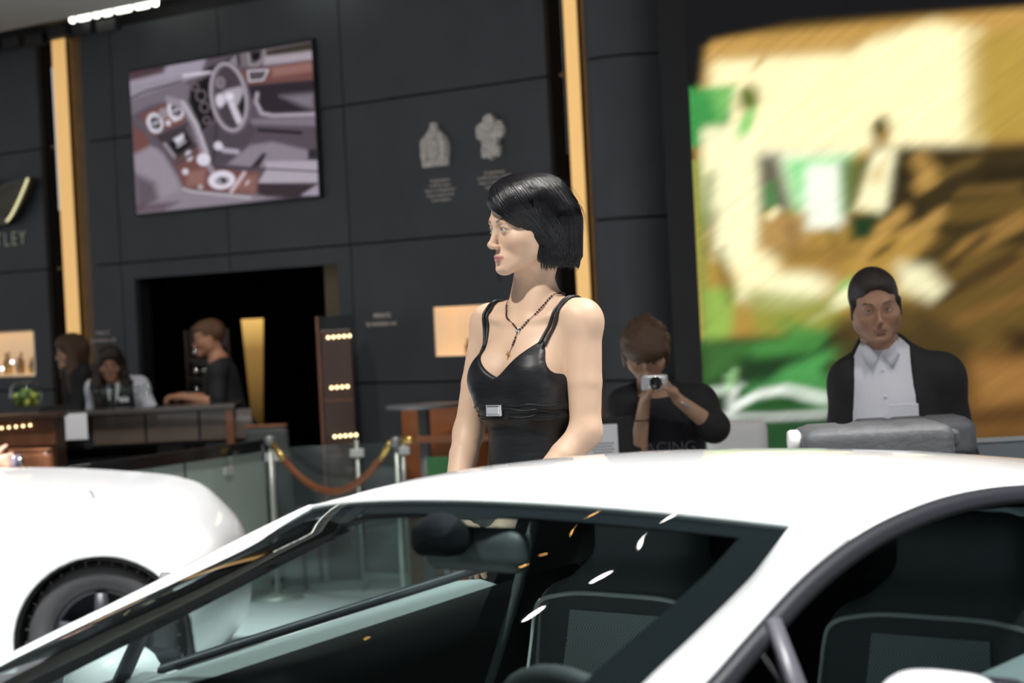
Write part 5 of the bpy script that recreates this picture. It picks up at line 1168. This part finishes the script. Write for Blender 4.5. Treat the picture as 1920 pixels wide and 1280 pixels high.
ws_ = b['wL'] + (b['eL'] - b['wL']) * .10
MB().tube([ws_ + V3(.030 * math.cos(q) * .8, .026 * math.sin(q), .02 * math.cos(q)) for q in np.linspace(0, 2 * PI, 20, endpoint=False)], .006, 6, closed=True).obj('wristwatch', 'metal', boy, True, label='steel wristwatch')
ws_ = b['wR'] + (b['eR'] - b['wR']) * .28
MB().tube([ws_ + V3(.037 * math.cos(q), .037 * math.sin(q), .0) for q in np.linspace(0, 2 * PI, 20, endpoint=False)], .003, 6, closed=True).obj('wristband', 'black', boy, True)
cm = thing('compact_camera', (.522, 8.985, 1.378), math.radians(-8), 'small silver compact camera in the boy\'s hands', 'camera')
MB().box((0, 0, 0), (.098, .026, .058), bevel=.008, seg=3).obj('camera_body', 'metal', cm, True)
Mx = Matrix.Rotation(PI / 2, 3, 'X')
MB().lathe([(0, .012), (.024, .012), (.024, .026), (.021, .028), (.021, .036), (.016, .038), (.014, .033), (0, .033)], (.006, 0, -.002), 28, Mx).obj('lens', 'black_gloss', cm, True)
MB().lathe([(.0225, .0125), (.026, .0125), (.026, .022), (.0235, .0225)], (.006, 0, -.002), 28, Mx).obj('lens_ring', 'chrome', cm, True)
MB().box((.034, -.013, .018), (.016, .004, .008)).obj('flash_window', 'white_paper', cm); MB().box((-.03, .0, .030), (.014, .010, .006), bevel=.002).obj('shutter_button', 'chrome', cm)

# --- barman leaning on the counter
hairN = [el((0, -.022, .036), (.080, .102, .090), .02), el((0, .035, .075), (.055, .050, .035), .03), el((0, .100, -.04), (.066, .078, .088), .012, 's'), bxp((0, .06, -.085), (.2, .085, .085), .02, .012, 's'), bxp((0, -.03, -.175), (.2, .2, .12), .02, .012, 's')]
bar, q_ = figure((-1.93, 15.98, 0), 96, 'barman in black short-sleeved shirt leaning his forearms on the counter', (.46, .23, .14), 'hair_ginger', hairN, (rotx(math.radians(-8)), (0, .075, 1.585)), .8, sh=(.17, 1.385), ch=(0, .0, 1.27), nk=(0, .01, 1.435), w=1.0, wa=(0, -.05, 1.06), pe=(0, -.12, .90),
                 armsL=(V3(-.215, .03, 1.16), V3(-.09, .25, 1.205)), armsR=(V3(.20, .05, 1.17), V3(.04, .26, 1.21)), handL=((.5, .85, .0), (0, 0, -1), (.4, .6, .5), (.4, .45, .5, .5), .3, 1.), handR=((-.5, .8, .05), (0, 0, -1), (-.4, .6, .5), (.4, .45, .5, .5), .3, 1.), h=.014, hh=.007, arm_r=.95, hair_h=.009)
wear(bar, 'shirt', q_['torso'] + q_['sleeves'](-.12), .015, 'cloth_black', [cut(lambda P: P[..., 2] - (1.455 - .5 * np.clip(P[..., 1], 0, .2)), .01), above(.85)], .014)
wear(bar, 'trousers', q_['legs'], .014, 'cloth_navy', [below(.92)], .025)
MB().tube([q_['wL'] + (q_['eL'] - q_['wL']) * .08 + V3(.012 * math.cos(t), .012 * math.cos(t) * -.6, .03 * math.sin(t)) for t in np.linspace(0, 2 * PI, 16, endpoint=False)], .006, 6, closed=True).obj('wristwatch', 'metal', bar, True)

# --- two barmaids in black waistcoats
def long_hair(curl, dark):
    H = [el((0, -.018, .034), (.090, .112, .100), .02), el((0, .03, .07), (.066, .06, .045), .03)]
    for s_ in (1, -1): H += [rc((s_ * .062, -.005, .0), (s_ * .092, .012, -.14), .042, .048, .03), rc((s_ * .092, .012, -.14), (s_ * .095, .03, -.27), .050, .030, .03)]
    H += [rc((0, -.06, .0), (0, -.055, -.26), .075, .055, .04)]
    if curl:
        r2 = np.random.default_rng(3)
        for i in range(46):
            a = r2.uniform(.5, 2 * PI - .5); z_ = r2.uniform(-.26, .07); rr = .085 + .03 * (z_ < 0); H.append(el((math.sin(a) * rr, math.cos(a) * rr * .9 - .02, z_), r2.uniform(.014, .024), .012))
    H += [el((0, .105, -.035), (.060, .085, .080), .014, 's'), bxp((0, .13, -.20), (.055, .16, .14), .03, .02, 's')]
    return H
def barmaid(loc, th, lab, head, hair_m, curl, skin_c, leftarm=None, rightarm=None, cloth='cloth_white', **k):
    p, q = figure(loc, th, lab, skin_c, hair_m, long_hair(curl, 1), head, 0., sh=(.15, 1.255), ch=(0, .0, 1.14), wa=(0, -.03, .96), pe=(0, -.06, .84), nk=(0, .0, 1.30), w=.88, d=.9, armsL=leftarm, armsR=rightarm, h=.014, hh=.007, arm_r=.85, neck_r=.045, hair_h=.010, hs=.97, **k)
    s_ = wear(p, 'blouse', q['torso'] + q['sleeves'](.95), .012, cloth, [cut(lambda P: P[..., 2] - (1.335 - .8 * np.clip(P[..., 1], 0, .2)), .01), above(.80)], .014)
    v = wear(p, 'waistcoat', q['torso'], .020, 'cloth_black', [cut(lambda P: np.minimum(.055 * np.clip((P[..., 2] - 1.08) / .2, 0, 1) - np.abs(P[..., 0]), P[..., 1] - .0), .01), cut(lambda P: P[..., 2] - 1.295, .01), cut(lambda P: np.abs(P[..., 0]) - .135, .01), above(.82)], .014)
    wear(p, 'skirt', q['legs'], .02, 'cloth_black', [below(.92), above(.45)], .025)
    return p, q, v
m1, q1, v1 = barmaid((-2.615, 15.95, .04), 172, 'barmaid with long curly dark hair, black waistcoat and white sleeves behind the bar', (rotz(.25) @ rotx(-.12), (.02, .07, 1.405)), 'hair_dark', True, (.36, .19, .12), leftarm=(V3(-.235, .03, 1.08), V3(-.27, .14, .87)))
MB().box((-.07, surf(-.07, 1.17, q1['torso'], .022) + .003, 1.17), (.07, .006, .03)).obj('name_badge', 'white_paper', v1); MB().tube([(0, surf(0, 1.27, q1['torso'], .014) + .01, 1.27), (0, surf(0, 1.1, q1['torso'], .02) + .01, 1.10)], [.014, .022], 8).obj('tie', 'cloth_navy', v1)
m2, q2, v2 = barmaid((-2.93, 16.30, .13), 112, 'barmaid with long straight light brown hair and black waistcoat turned sideways', (rotx(-.05), (0, .05, 1.405)), 'hair_long_brown', False, (.50, .30, .20), leftarm=(V3(-.19, .06, 1.02), V3(-.10, .27, 1.01)), cloth='cloth_black')

# --- photographer beyond the tall white car: only the hand with a camera reaches into view
ph, qp = figure((-3.02, 12.82, 0), -92, 'photographer in dark jacket holding a small camera low beside the white car', (.50, .31, .22), 'hair_dark', hairM, (rotx(-.3), (0, .06, 1.62)), 1., sh=(.18, 1.43), armsR=(V3(.225, .02, 1.12), V3(.10, .25, 1.0)), armsL=(V3(-.225, .02, 1.12), V3(-.07, .24, 1.0)), handR=((-.35, .9, .1), (-.9, -.3, 0), (0, .1, 1), (.5, .55, .6, .6), .3, 1.), handL=((.35, .9, .1), (.9, -.3, 0), (0, .1, 1), (.5, .55, .6, .6), .3, 1.), h=.016, hh=.008, hair_h=.01)
wear(ph, 'jacket', qp['torso'] + qp['sleeves'](.9), .022, 'cloth_navy', [cut(lambda P: P[..., 2] - 1.50, .02), above(.80)], .018)
wear(ph, 'trousers', qp['legs'], .014, 'cloth_jeans', [below(.92)], .025)
mat('violet_metal', (.42, .38, .52), .3, metal=.7)
cm2 = thing('compact_camera', (-2.655, 12.80, 1.005), math.radians(80), 'small violet-silver camera in a hand above the tall white car', 'camera')
MB().box((0, 0, 0), (.10, .03, .06), bevel=.010, seg=3).obj('camera_body', 'violet_metal', cm2, True); MB().lathe([(0, .014), (.022, .014), (.022, .032), (.015, .034), (0, .03)], (.01, 0, 0), 24, Mx).obj('lens', 'chrome', cm2, True)

# ------------------------------------------------------------------ glass balustrade
mat('post_metal', (.50, .54, .50), .4, metal=.6); mat('clamp', (.52, .54, .54), .4, metal=.3); mat('leather', (.20, .065, .022), .5, bump=.1, bscale=60); mat('brass', (.6, .42, .14), .3, metal=.9)
mat('fabric_grey', (.075, .085, .085), .9, bump=.1, bscale=100); mat('fabric_dark', (.03, .035, .045), .9); mat('green_panel', (.035, .16, .05), .6); mat('grey_panel', (.22, .25, .28), .6); mat('white_plastic', (.8, .8, .8), .4); mat('case_grey', (.105, .11, .12), .55, bump=.15, bscale=60, vary=.15, vscale=9)
RA, RB, RC, RD = Vector((-2.45, 12.75, 0)), Vector((-1.55, 14.8, 0)), Vector((-.98, 14.8, 0)), Vector((-.70, 14.8, 0))
def panel_between(name, a, b, z0, z1, t, m, parent, inset=.008, **k):
    d_ = (b - a).normalized(); a2, b2 = a + d_ * inset, b - d_ * inset; c_ = (a2 + b2) / 2
    return MB().box((c_.x, c_.y, (z0 + z1) / 2), ((b2 - a2).length, t, z1 - z0), rz=math.atan2(d_.y, d_.x)).obj(name, m, parent, **k)
ts = [0, .22, .42, .58, 1.]
rl = thing('glass_balustrade', RA, 0, 'frosted green glass balustrade with black handrail beside the tall white car', 'balustrade')
A0 = lambda t: (RB - RA) * t
for t0, t1 in zip(ts, ts[1:]): panel_between('glass_panel', A0(t0), A0(t1), .05, .885, .012, 'rail_glass', rl)
panel_between('handrail', A0(0), A0(1), .885, .955, .05, 'black_gloss', rl, 0)
for t in (.22, .58): p = A0(t); MB().tube([(p.x, p.y, 0), (p.x, p.y, .9)], .012, 10).obj('post', 'rubber', rl, True)
for t in (.12, .42, .8): p = A0(t); MB().box((p.x, p.y - .015, .80), (.09, .03, .045), rz=1.157, bevel=.004).obj('clamp', 'clamp', rl)
rr = thing('glass_balustrade', RB, 0, 'clear glass balustrade with slim metal posts in front of the dotted cabinet', 'balustrade')
for a, b in ((RB + Vector((.05, 0, 0)), RC), (RC, RD)): panel_between('glass_panel', a - RB, b - RB, .05, .90, .012, 'rail_glass_clear', rr, .02)
for p in (RB + Vector((.05, 0, 0)), RC, RD):
    q = p - RB; MB().tube([(q.x, q.y - .02, 0), (q.x, q.y - .02, .925)], .013, 12).obj('post', 'post_metal', rr, True)
    MB().box((q.x, q.y - .03, .845), (.085, .03, .05), bevel=.004).obj('clamp', 'clamp', rr)

# rope barrier
def stanchion(x, y, lab):
    t = thing('stanchion', (x, y, 0), 0, lab, 'stanchion')
    MB().tube([(0, 0, .012), (0, 0, .95)], .014, 14).obj('pole', 'post_metal', t, True); MB().lathe([(0, 0), (.16, 0), (.16, .012), (.03, .03), (0, .03)], n=28).obj('base', 'post_metal', t, True)
    MB().lathe([(0, .93), (.032, .93), (.034, .96), (.026, .985), (0, .99)], n=18).obj('cap', 'grey_metal', t, True); return t
stanchion(-.685, 13.7, 'metal rope post where the two leather ropes meet'); stanchion(-1.49, 14.58, 'metal rope post beside the frosted glass end')
stanchion(.125, 13.285, 'metal rope post at the far end of the taut rope')
def rope(a, b, sag, lab):
    a, b = Vector(a), Vector(b); pts = [a.lerp(b, q) - Vector((0, 0, sag * 4 * q * (1 - q))) for q in np.linspace(0, 1, 22)]; t = thing('barrier_rope', (a.x, a.y, 0), 0, lab, 'rope')
    MB().tube([p - Vector((a.x, a.y, 0)) for p in pts[2:-2]], .021, 10).obj('rope', 'leather', t, True)
    for e in (pts[:3], pts[-3:]): MB().tube([p - Vector((a.x, a.y, 0)) for p in e], .022, 10).obj('end_fitting', 'brass', t, True)
rope((-.715, 13.71, .955), (-1.465, 14.56, .93), .28, 'sagging brown leather rope behind clear glass'); rope((-.655, 13.69, .965), (.10, 13.3, .975), .0, 'taut brown leather rope leading behind the woman')

# standing table, cabinet, chair
tb = thing('bar_table', (-.545, 14.35, 0), 0, 'grey round standing table on one thick pole', 'table')
MB().lathe([(0, 1.115), (.22, 1.115), (.225, 1.125), (.225, 1.138), (0, 1.14)], n=36).obj('table_top', 'grey_metal', tb); MB().tube([(0, 0, .02), (0, 0, 1.115)], .036, 18).obj('pole', 'grey_metal', tb, True); MB().lathe([(0, 0), (.24, 0), (.24, .015), (.05, .03), (0, .03)], n=30).obj('base', 'grey_metal', tb, True)
sb_ = thing('sideboard', (-.42, 14.90, 0), -.777, 'orange-brown wooden sideboard behind the standing table', 'cabinet')
MB().box((0, 0, .56), (.52, .3, 1.12), bevel=.01).obj('carcass', 'wood_orange', sb_); MB().box((-.125, -.155, .62), (.24, .012, .9)).obj('door', 'wood_orange', sb_); MB().box((.125, -.155, .62), (.24, .012, .9)).obj('door', 'wood_orange', sb_)
gp = thing('green_board', (-.44, 13.86, 0), 0, 'small green board standing beside the table pole', 'board'); MB().box((0, 0, .65), (.17, .02, .40), bevel=.003).obj('panel', 'green_panel', gp); MB().box((0, .01, .225), (.03, .02, .45)).obj('support', 'grey_metal', gp); MB().box((0, .0, .01), (.16, .16, .02)).obj('foot', 'grey_metal', gp)
def lounge_chair(x, y, rz, lab, m='fabric_grey', top='wood'):
    t = thing('lounge_chair', (x, y, 0), rz, lab, 'chair')
    o = link('backrest', skin_mesh('backrest', [bxp((0, .20, .73), (.135, .035, .30), .03, .01, R=rotx(-.16))], .018), m, t); MB().box((0, .252, 1.028), (.27, .05, .022), bevel=.008).obj('top_rail', top, t)
    link('seat', skin_mesh('seat', [bxp((0, -.02, .44), (.21, .22, .05), .035, .01)], .02), m, t)
    for sx in (-1, 1):
        for sy in (-1, 1): MB().tube([(sx * .18, -.02 + sy * .18, 0), (sx * .17, -.02 + sy * .17, .41)], [.014, .018], 8).obj('leg', top, t, True)
    return t
lounge_chair(-1.50, 15.22, PI - .2, 'grey fabric chair with wooden top rail behind the clear glass')
lounge_chair(-3.12, 13.75, PI + .3, 'brown wooden chair below the fruit bowl', 'wood_orange'); lounge_chair(-2.60, 13.62, PI - .4, 'reddish wooden chair at the end of the wooden counter', 'wood')
# tall cabinet with rows of small lamps
cb = thing('lamp_cabinet', (-1.135, 15.42, 0), 0, 'tall dark wooden cabinet with three rows of small round lamps', 'cabinet')
MB().box((.01, .10, .80), (.20, .2, 1.60), bevel=.004).obj('carcass', 'wood_dark', cb); MB().box((-.098, .08, .845), (.018, .24, 1.69)).obj('side_board', 'wood', cb); MB().box((.01, .1, 1.645), (.20, .2, .09)).obj('glass_top', 'dark_glass', cb)
for z in (1.15, .80): MB().box((.01, .0, z), (.20, .01, .012)).obj('shelf_edge', 'wood', cb)
for z, n in ((1.553, 5), (1.232, 4), (.92, 5)):
    for i in range(n):
        MB().sphere((.034 + (i - (n - 1) / 2) * .034 - (.012 if n == 4 else 0) + (.01 if z < 1 else 0), -.008, z + .001 * i), (.0105, .006, .0105), 12, 8).obj('lamp', 'bulb', cb, True)
# floor lamp in the back room
m = mat('lamp_glow', (1, .7, .3), .6); nt = m.node_tree; b_ = nt.nodes['Principled BSDF']; tcn = nt.nodes.new('ShaderNodeTexCoord'); sx = nt.nodes.new('ShaderNodeSeparateXYZ'); rp = nt.nodes.new('ShaderNodeValToRGB'); mr = nt.nodes.new('ShaderNodeMapRange')
mr.inputs[1].default_value = .9; mr.inputs[2].default_value = 1.7; nt.links.new(tcn.outputs['Object'], sx.inputs[0]); nt.links.new(sx.outputs[2], mr.inputs[0]); nt.links.new(mr.outputs[0], rp.inputs[0])
rp.color_ramp.elements[0].color = (.05, .028, .008, 1); rp.color_ramp.elements[1].color = (1.0, .60, .17, 1); e_ = rp.color_ramp.elements.new(.7); e_.color = (.32, .18, .05, 1)
nt.links.new(rp.outputs[0], b_.inputs['Emission Color']); b_.inputs['Emission Strength'].default_value = .9; b_.inputs['Base Color'].default_value = (.1, .06, .02, 1)
fl = thing('floor_lamp', (-2.03, 19.0, 0), 0, 'tall glowing tapered floor lamp in the dark room', 'lamp'); MB().lathe([(.0, .03), (.03, .03), (.05, 1.0), (.087, 1.70), (.08, 1.70), (0, 1.66)], n=28).obj('shade', 'lamp_glow', fl, True); MB().lathe([(0, 0), (.12, 0), (.12, .02), (.03, .03), (0, .03)], n=24).obj('base', 'black', fl, True)
fl_refl = thing('floor_lamp', (-2.55, 20.3, 0), 0, 'dim brown stand-in for the floor lamp reflected in dark glass', 'lamp'); mat('lamp_reflection', (.1, .05, .01), .6, emit=.05, ecol=(1, .55, .12)); MB().lathe([(.0, .03), (.03, .03), (.06, 1.35), (.14, 1.62), (.13, 1.66), (0, 1.64)], n=28).obj('shade', 'lamp_reflection', fl_refl, True); MB().lathe([(0, 0), (.12, 0), (.12, .02), (.03, .03), (0, .03)], n=24).obj('base', 'black', fl_refl, True)  # added dim shape in place of the first lamp's reflection in dark glass

# ------------------------------------------------------------------ bar
mat('bar_front', (.10, .075, .06), .25, vary=.2, vscale=4, coat=.4); mat('stone_top', (.07, .062, .058), .2, coat=.3)
bc = thing('bar_counter', (-2.37, 15.3, 0), 0, 'dark bar counter with brown glossy front the staff stand behind', 'bar counter')
MB().box((0, .1, 1.155), (1.22, .42, .03), bevel=.004).obj('worktop', 'stone_top', bc); MB().box((0, .14, .57), (1.18, .30, 1.14)).obj('carcass', 'black', bc)
for i in range(3): MB().box((-.14 + i * .34, -.02, 1.04), (.325, .014, .185)).obj('front_panel', 'bar_front', bc)
MB().box((.57, -.05, .58), (.05, .10, 1.16), bevel=.004).obj('end_post', 'wood', bc); MB().box((-.555, -.06, .58), (.09, .10, 1.15), bevel=.004).obj('end_post', 'wood', bc)
MB().box((-.10, -.035, .90), (1.0, .012, .06)).obj('glass_strip', 'dark_glass', bc)
cd = MB().box((0, 0, .0), (.172, .012, .165), bevel=.004).obj('menu_board', 'white_paper', None, label='plain off-white board hanging on the front of the bar', cat='board'); cd.location = (-2.775, 15.17, 1.075)
glass_me = MB().lathe([(0, 0), (.03, 0), (.03, .003), (.004, .006), (.004, .06), (.03, .085), (.034, .12), (.028, .15), (.0265, .15), (.0325, .12), (.028, .087), (0, .07)], n=16).mesh('wine_glass', True)
for i in range(5): o = link('wine_glass', glass_me, 'clear_glass', None, 'clear wine glass standing on the bar counter edge', 'glass', 'wine glasses on the bar'); o.location = (-2.62 + i * .075, 15.27 + .02 * (i % 2), 1.171)
# shelf of glasses behind the barman
sf = thing('glass_shelf', (-2.14, 17.05, 0), 0, 'dark wooden shelf holding shiny glasses behind the barman', 'shelf'); MB().box((0, .08, .82), (.30, .02, 1.64)).obj('back_board', 'wood_dark', sf)
for z in (1.17, 1.30, 1.43): MB().box((0, 0, z), (.30, .16, .012)).obj('shelf_board', 'wood_dark', sf)
for s_ in (-1, 1): MB().box((s_ * .15, 0, .82), (.012, .16, 1.64)).obj('side_board', 'wood_dark', sf)
tum = MB().lathe([(0, 0), (.022, 0), (.027, .08), (.024, .08), (.02, .006), (0, .006)], n=14).mesh('tumbler', True)
for k, z in enumerate((1.176, 1.306, 1.436)):
    for i in range(4): o = link('tumbler', tum, 'chrome', None, ('small shiny tumbler on the lowest shelf behind the barman', 'small shiny tumbler on the middle shelf behind the barman', 'small shiny tumbler on the top shelf behind the barman')[k], 'glass', 'tumblers on the shelf behind the barman'); o.location = (-2.235 + i * .064, 17.03, z)
# wooden counter with the fruit bowl
wc = thing('wooden_counter', (-3.0, 14.35, 0), 0, 'reddish wooden counter with small lamps under the fruit bowl', 'counter')
MB().box((0, 0, 1.185), (.62, .40, .03), bevel=.004).obj('top', 'wood_dark', wc); MB().box((0, .03, .585), (.58, .32, 1.17)).obj('carcass', 'wood_dark', wc); MB().box((0, -.14, 1.09), (.58, .012, .15)).obj('front_panel', 'wood', wc)
for i in range(5): MB().sphere((.0 + i * .042 - .02, -.152, 1.128 + .002 * i), .0085, 12, 8).obj('lamp', 'bulb', wc, True)
bw = thing('glass_bowl', (-2.886, 14.28, 1.20), 0, 'round clear glass bowl of limes on the wooden counter', 'bowl')
MB().lathe([(0, .0), (.055, .0), (.05, .008), (.02, .02), (.05, .026), (.085, .06), (.098, .108), (.090, .155), (.062, .196), (.060, .193), (.086, .153), (.094, .108), (.082, .064), (.048, .032), (0, .026)], n=36).obj('globe', 'clear_glass', bw, True)
mat('lime', (.34, .36, .05), .35, vary=.3, vscale=8); mat('lime_green', (.12, .20, .03), .35, vary=.3, vscale=8)
rgl = np.random.default_rng(2)
for i, (a, r_, z) in enumerate([(k * 1.26, .048, .066) for k in range(5)] + [(k * 1.05 + .4, .062, .105) for k in range(6)] + [(k * 2.1, .025, .125) for k in range(3)] + [(0, 0, .075)]):
    o = link('lime', MB().sphere((0, 0, 0), (.026, .022, .021), 14, 10).mesh('lime', True), ('lime', 'lime_green')[i % 2], None, ('yellowish lime in the round glass bowl', 'green lime in the round glass bowl')[i % 2], 'lime', 'limes in the glass bowl'); o.location = (-2.886 + r_ * math.cos(a), 14.28 + r_ * math.sin(a), 1.20 + z); o.rotation_euler = tuple(rgl.uniform(0, 3, 3))
tr = MB().lathe([(0, 0), (.10, 0), (.12, .012), (.118, .015), (.10, .005), (0, .005)], n=28).obj('tray', 'metal', None, True, label='round metal tray lying on the brown chair seat', cat='tray'); tr.location = (-3.1, 13.70, .492)

# ------------------------------------------------------------------ right-hand side
ls = thing('notice_stand', (.31, 8.92, 0), 0, 'black notice stand with a white printed sheet beside the boy', 'stand')
MB().box((0, .02, 1.16), (.24, .02, .20), bevel=.004).obj('board', 'black', ls); MB().tube([(0, .03, 0), (0, .03, 1.08)], .016, 10).obj('pole', 'black', ls, True); MB().lathe([(0, 0), (.16, 0), (.16, .012), (0, .02)], n=24).obj('base', 'black', ls)
sh_ = MB().box((.0, .006, 1.175), (.125, .004, .12)).obj('paper_sheet', 'white_paper', ls)
for i in range(4): MB().box((.005, .0035, 1.165 - .011 * i), (.085 - .012 * (i % 2), .001, .004)).obj('print_line', 'grey_panel', sh_)
for s_, loc, dims, lab in ((0, (1.015, 6.92, 1.092), (.43, .30, .20), 'grey hard plastic equipment case with white round end cap'), (1, (1.20, 7.36, 1.078), (.36, .26, .20), 'grey hard plastic equipment case lying behind the first')):
    t = thing('equipment_case', loc, 0, lab, 'case'); w, d_, hh = dims
    link('lid', skin_mesh('lid', [bxp((0, 0, hh * .72), (w / 2, d_ / 2, hh * .30), .035, .01)] + [bxp((-.0 + q * w * .3, 0, hh * 1.0), (.045, d_ / 2 - .03, .008), .006, .012) for q in (-1, 0, 1)], .010), 'case_grey', t)
    link('shell', skin_mesh('shell', [bxp((0, 0, hh * .22), (w / 2 - .008, d_ / 2 - .008, hh * .22), .03, .01)], .012), 'case_grey', t)
    MB().box((0, 0, hh * .435), (w + .012, d_ + .012, .014), bevel=.004).obj('rim', 'case_grey', t)
    for x in (-.12, .12): MB().box((x, -d_ / 2 - .008, hh * .42), (.035, .012, .035), bevel=.003).obj('latch', 'rubber', t)
    if s_ == 0:
        MB().lathe([(0, -.02), (.032, -.02), (.036, -.012), (.036, .008), (.028, .016), (0, .016)], (-w / 2 - .012, -.06, hh * .84), 24, Matrix.Rotation(PI / 2, 3, 'Y')).obj('end_cap', 'white_plastic', t, True)
        MB().box((w / 2 + .0, -.08, hh * .80), (.04, .05, .05), bevel=.012).obj('corner_block', 'case_grey', t)
for (x, y, w, d_, z, lab) in ((1.015, 6.92, .45, .32, 1.092, 'black trolley under the case with the white end cap'), (1.20, 7.36, .38, .28, 1.078, 'black trolley under the rear case')):
    t = thing('trolley', (x, y, 0), 0, lab, 'trolley'); MB().box((0, 0, z - .02), (w, d_, .04), bevel=.005).obj('deck', 'black', t); MB().box((0, 0, .25), (w, d_, .03), bevel=.005).obj('lower_deck', 'black', t)
    for sx in (-1, 1):
        for sy in (-1, 1): MB().box((sx * (w / 2 - .02), sy * (d_ / 2 - .02), z / 2), (.03, .03, z - .04)).obj('leg', 'black', t)
wb_ = thing('junction_box', (1.335, 6.90, 0), 0, 'small white box on a thin stand beside the cases', 'box'); MB().box((0, 0, 1.165), (.056, .04, .035), bevel=.004).obj('box', 'white_plastic', wb_); MB().tube([(0, 0, .01), (0, 0, 1.148)], .008, 8).obj('pole', 'black', wb_); MB().box((0, 0, .008), (.12, .12, .016)).obj('foot', 'black', wb_)
pt = thing('low_partition', (1.95, 8.35, 0), 0, 'low grey partition panel beside the man', 'partition'); MB().box((0, 0, .58), (.78, .04, 1.12)).obj('panel', 'grey_panel', pt); MB().box((0, 0, 1.145), (.80, .05, .014)).obj('edge_trim', 'metal', pt); MB().box((-.2, 0, .01), (.06, .3, .02)).obj('foot', 'grey_metal', pt); MB().box((.25, 0, .01), (.06, .3, .02)).obj('foot', 'grey_metal', pt)
wch = thing('shell_chair', (1.02, 11.25, 0), 0, 'white rounded shell chair on a black base in front of the video wall', 'chair')
link('shell', skin_mesh('shell', [bxp((0, -.05, 1.02), (.145, .035, .095), .05, .02)], .012), 'white_plastic', wch); MB().box((0, .0, .80), (.10, .03, .30)).obj('back_post', 'black', wch); link('seat', skin_mesh('seat', [bxp((0, .12, .66), (.18, .19, .035), .03, .01)], .015), 'white_plastic', wch)
for i in range(3): MB().box((-.07 + i * .07, -.03, .915 + .01 * (i % 2)), (.06, .04, .04), bevel=.012).obj('knob', 'rubber', wch)
MB().tube([(0, .12, .02), (0, .12, .63)], .025, 12).obj('column', 'black', wch, True); MB().lathe([(0, 0), (.22, 0), (.22, .015), (.04, .03), (0, .03)], (0, .12, 0), 28).obj('base', 'black', wch)

# ------------------------------------------------------------------ hall lamps: spot fixtures on the rig and small ceiling lamps
mat('lens_white', (1, 1, 1), .4, emit=40, ecol=(1, .97, .92)); mat('lens_amber', (1, .6, .2), .4, emit=26, ecol=(1, .55, .16)); mat('beam_brown', (.10, .07, .045), .5)
def fixture(name, loc, aim, r_, m, lab, grp):
    t = bpy.data.objects.new(name, None); COL.objects.link(t); t.location = loc; t.rotation_euler = (Vector(aim) - Vector(loc)).to_track_quat('-Z', 'Y').to_euler(); tag(t, lab, 'lamp', grp)
    MB().lathe([(0, .30), (r_ * .8, .30), (r_, .22), (r_ * 1.05, .02), (r_ * 1.0, .02), (r_ * .9, .2), (0, .24)], n=20).obj('housing', 'black', t, True); MB().lathe([(0, .10), (r_ * .86, .10), (0, .12)], n=20).obj('lens', m, t); return t
for s_ in SPOTS: fixture('spotlight', Vector(s_[0]) + (Vector(s_[0]) - Vector(s_[1])).normalized() * .12, s_[1], .13, 'lens_white', 'black theatre spotlight hanging over the stand', 'spotlights on the lighting rig')  # the added bar spot gets a housing too
rgl = np.random.default_rng(9)
for i in range(72):
    x, y = -13 + rgl.uniform(0, 16), 8 + rgl.uniform(0, 18); am = rgl.random() < .62
    fixture('ceiling_lamp', (x, y, 7.2), (x, y, 0), .07 if am else .085, 'lens_amber' if am else 'lens_white', 'small amber downlight on the hall ceiling' if am else 'small white downlight on the hall ceiling', 'amber hall downlights' if am else 'white hall downlights')
CE = bpy.data.objects['ceiling_hall']
for i in range(9): MB().box((0, 0, 0), (18, .14, .22)).obj('beam', 'beam_brown', CE).location = (-2, -4 + i * 1.7, -.35)
for i in range(7): MB().box((0, 0, 0), (.12, 16, .16)).obj('beam', 'beam_brown', CE).location = (-8 + i * 1.9, 2, -.30)
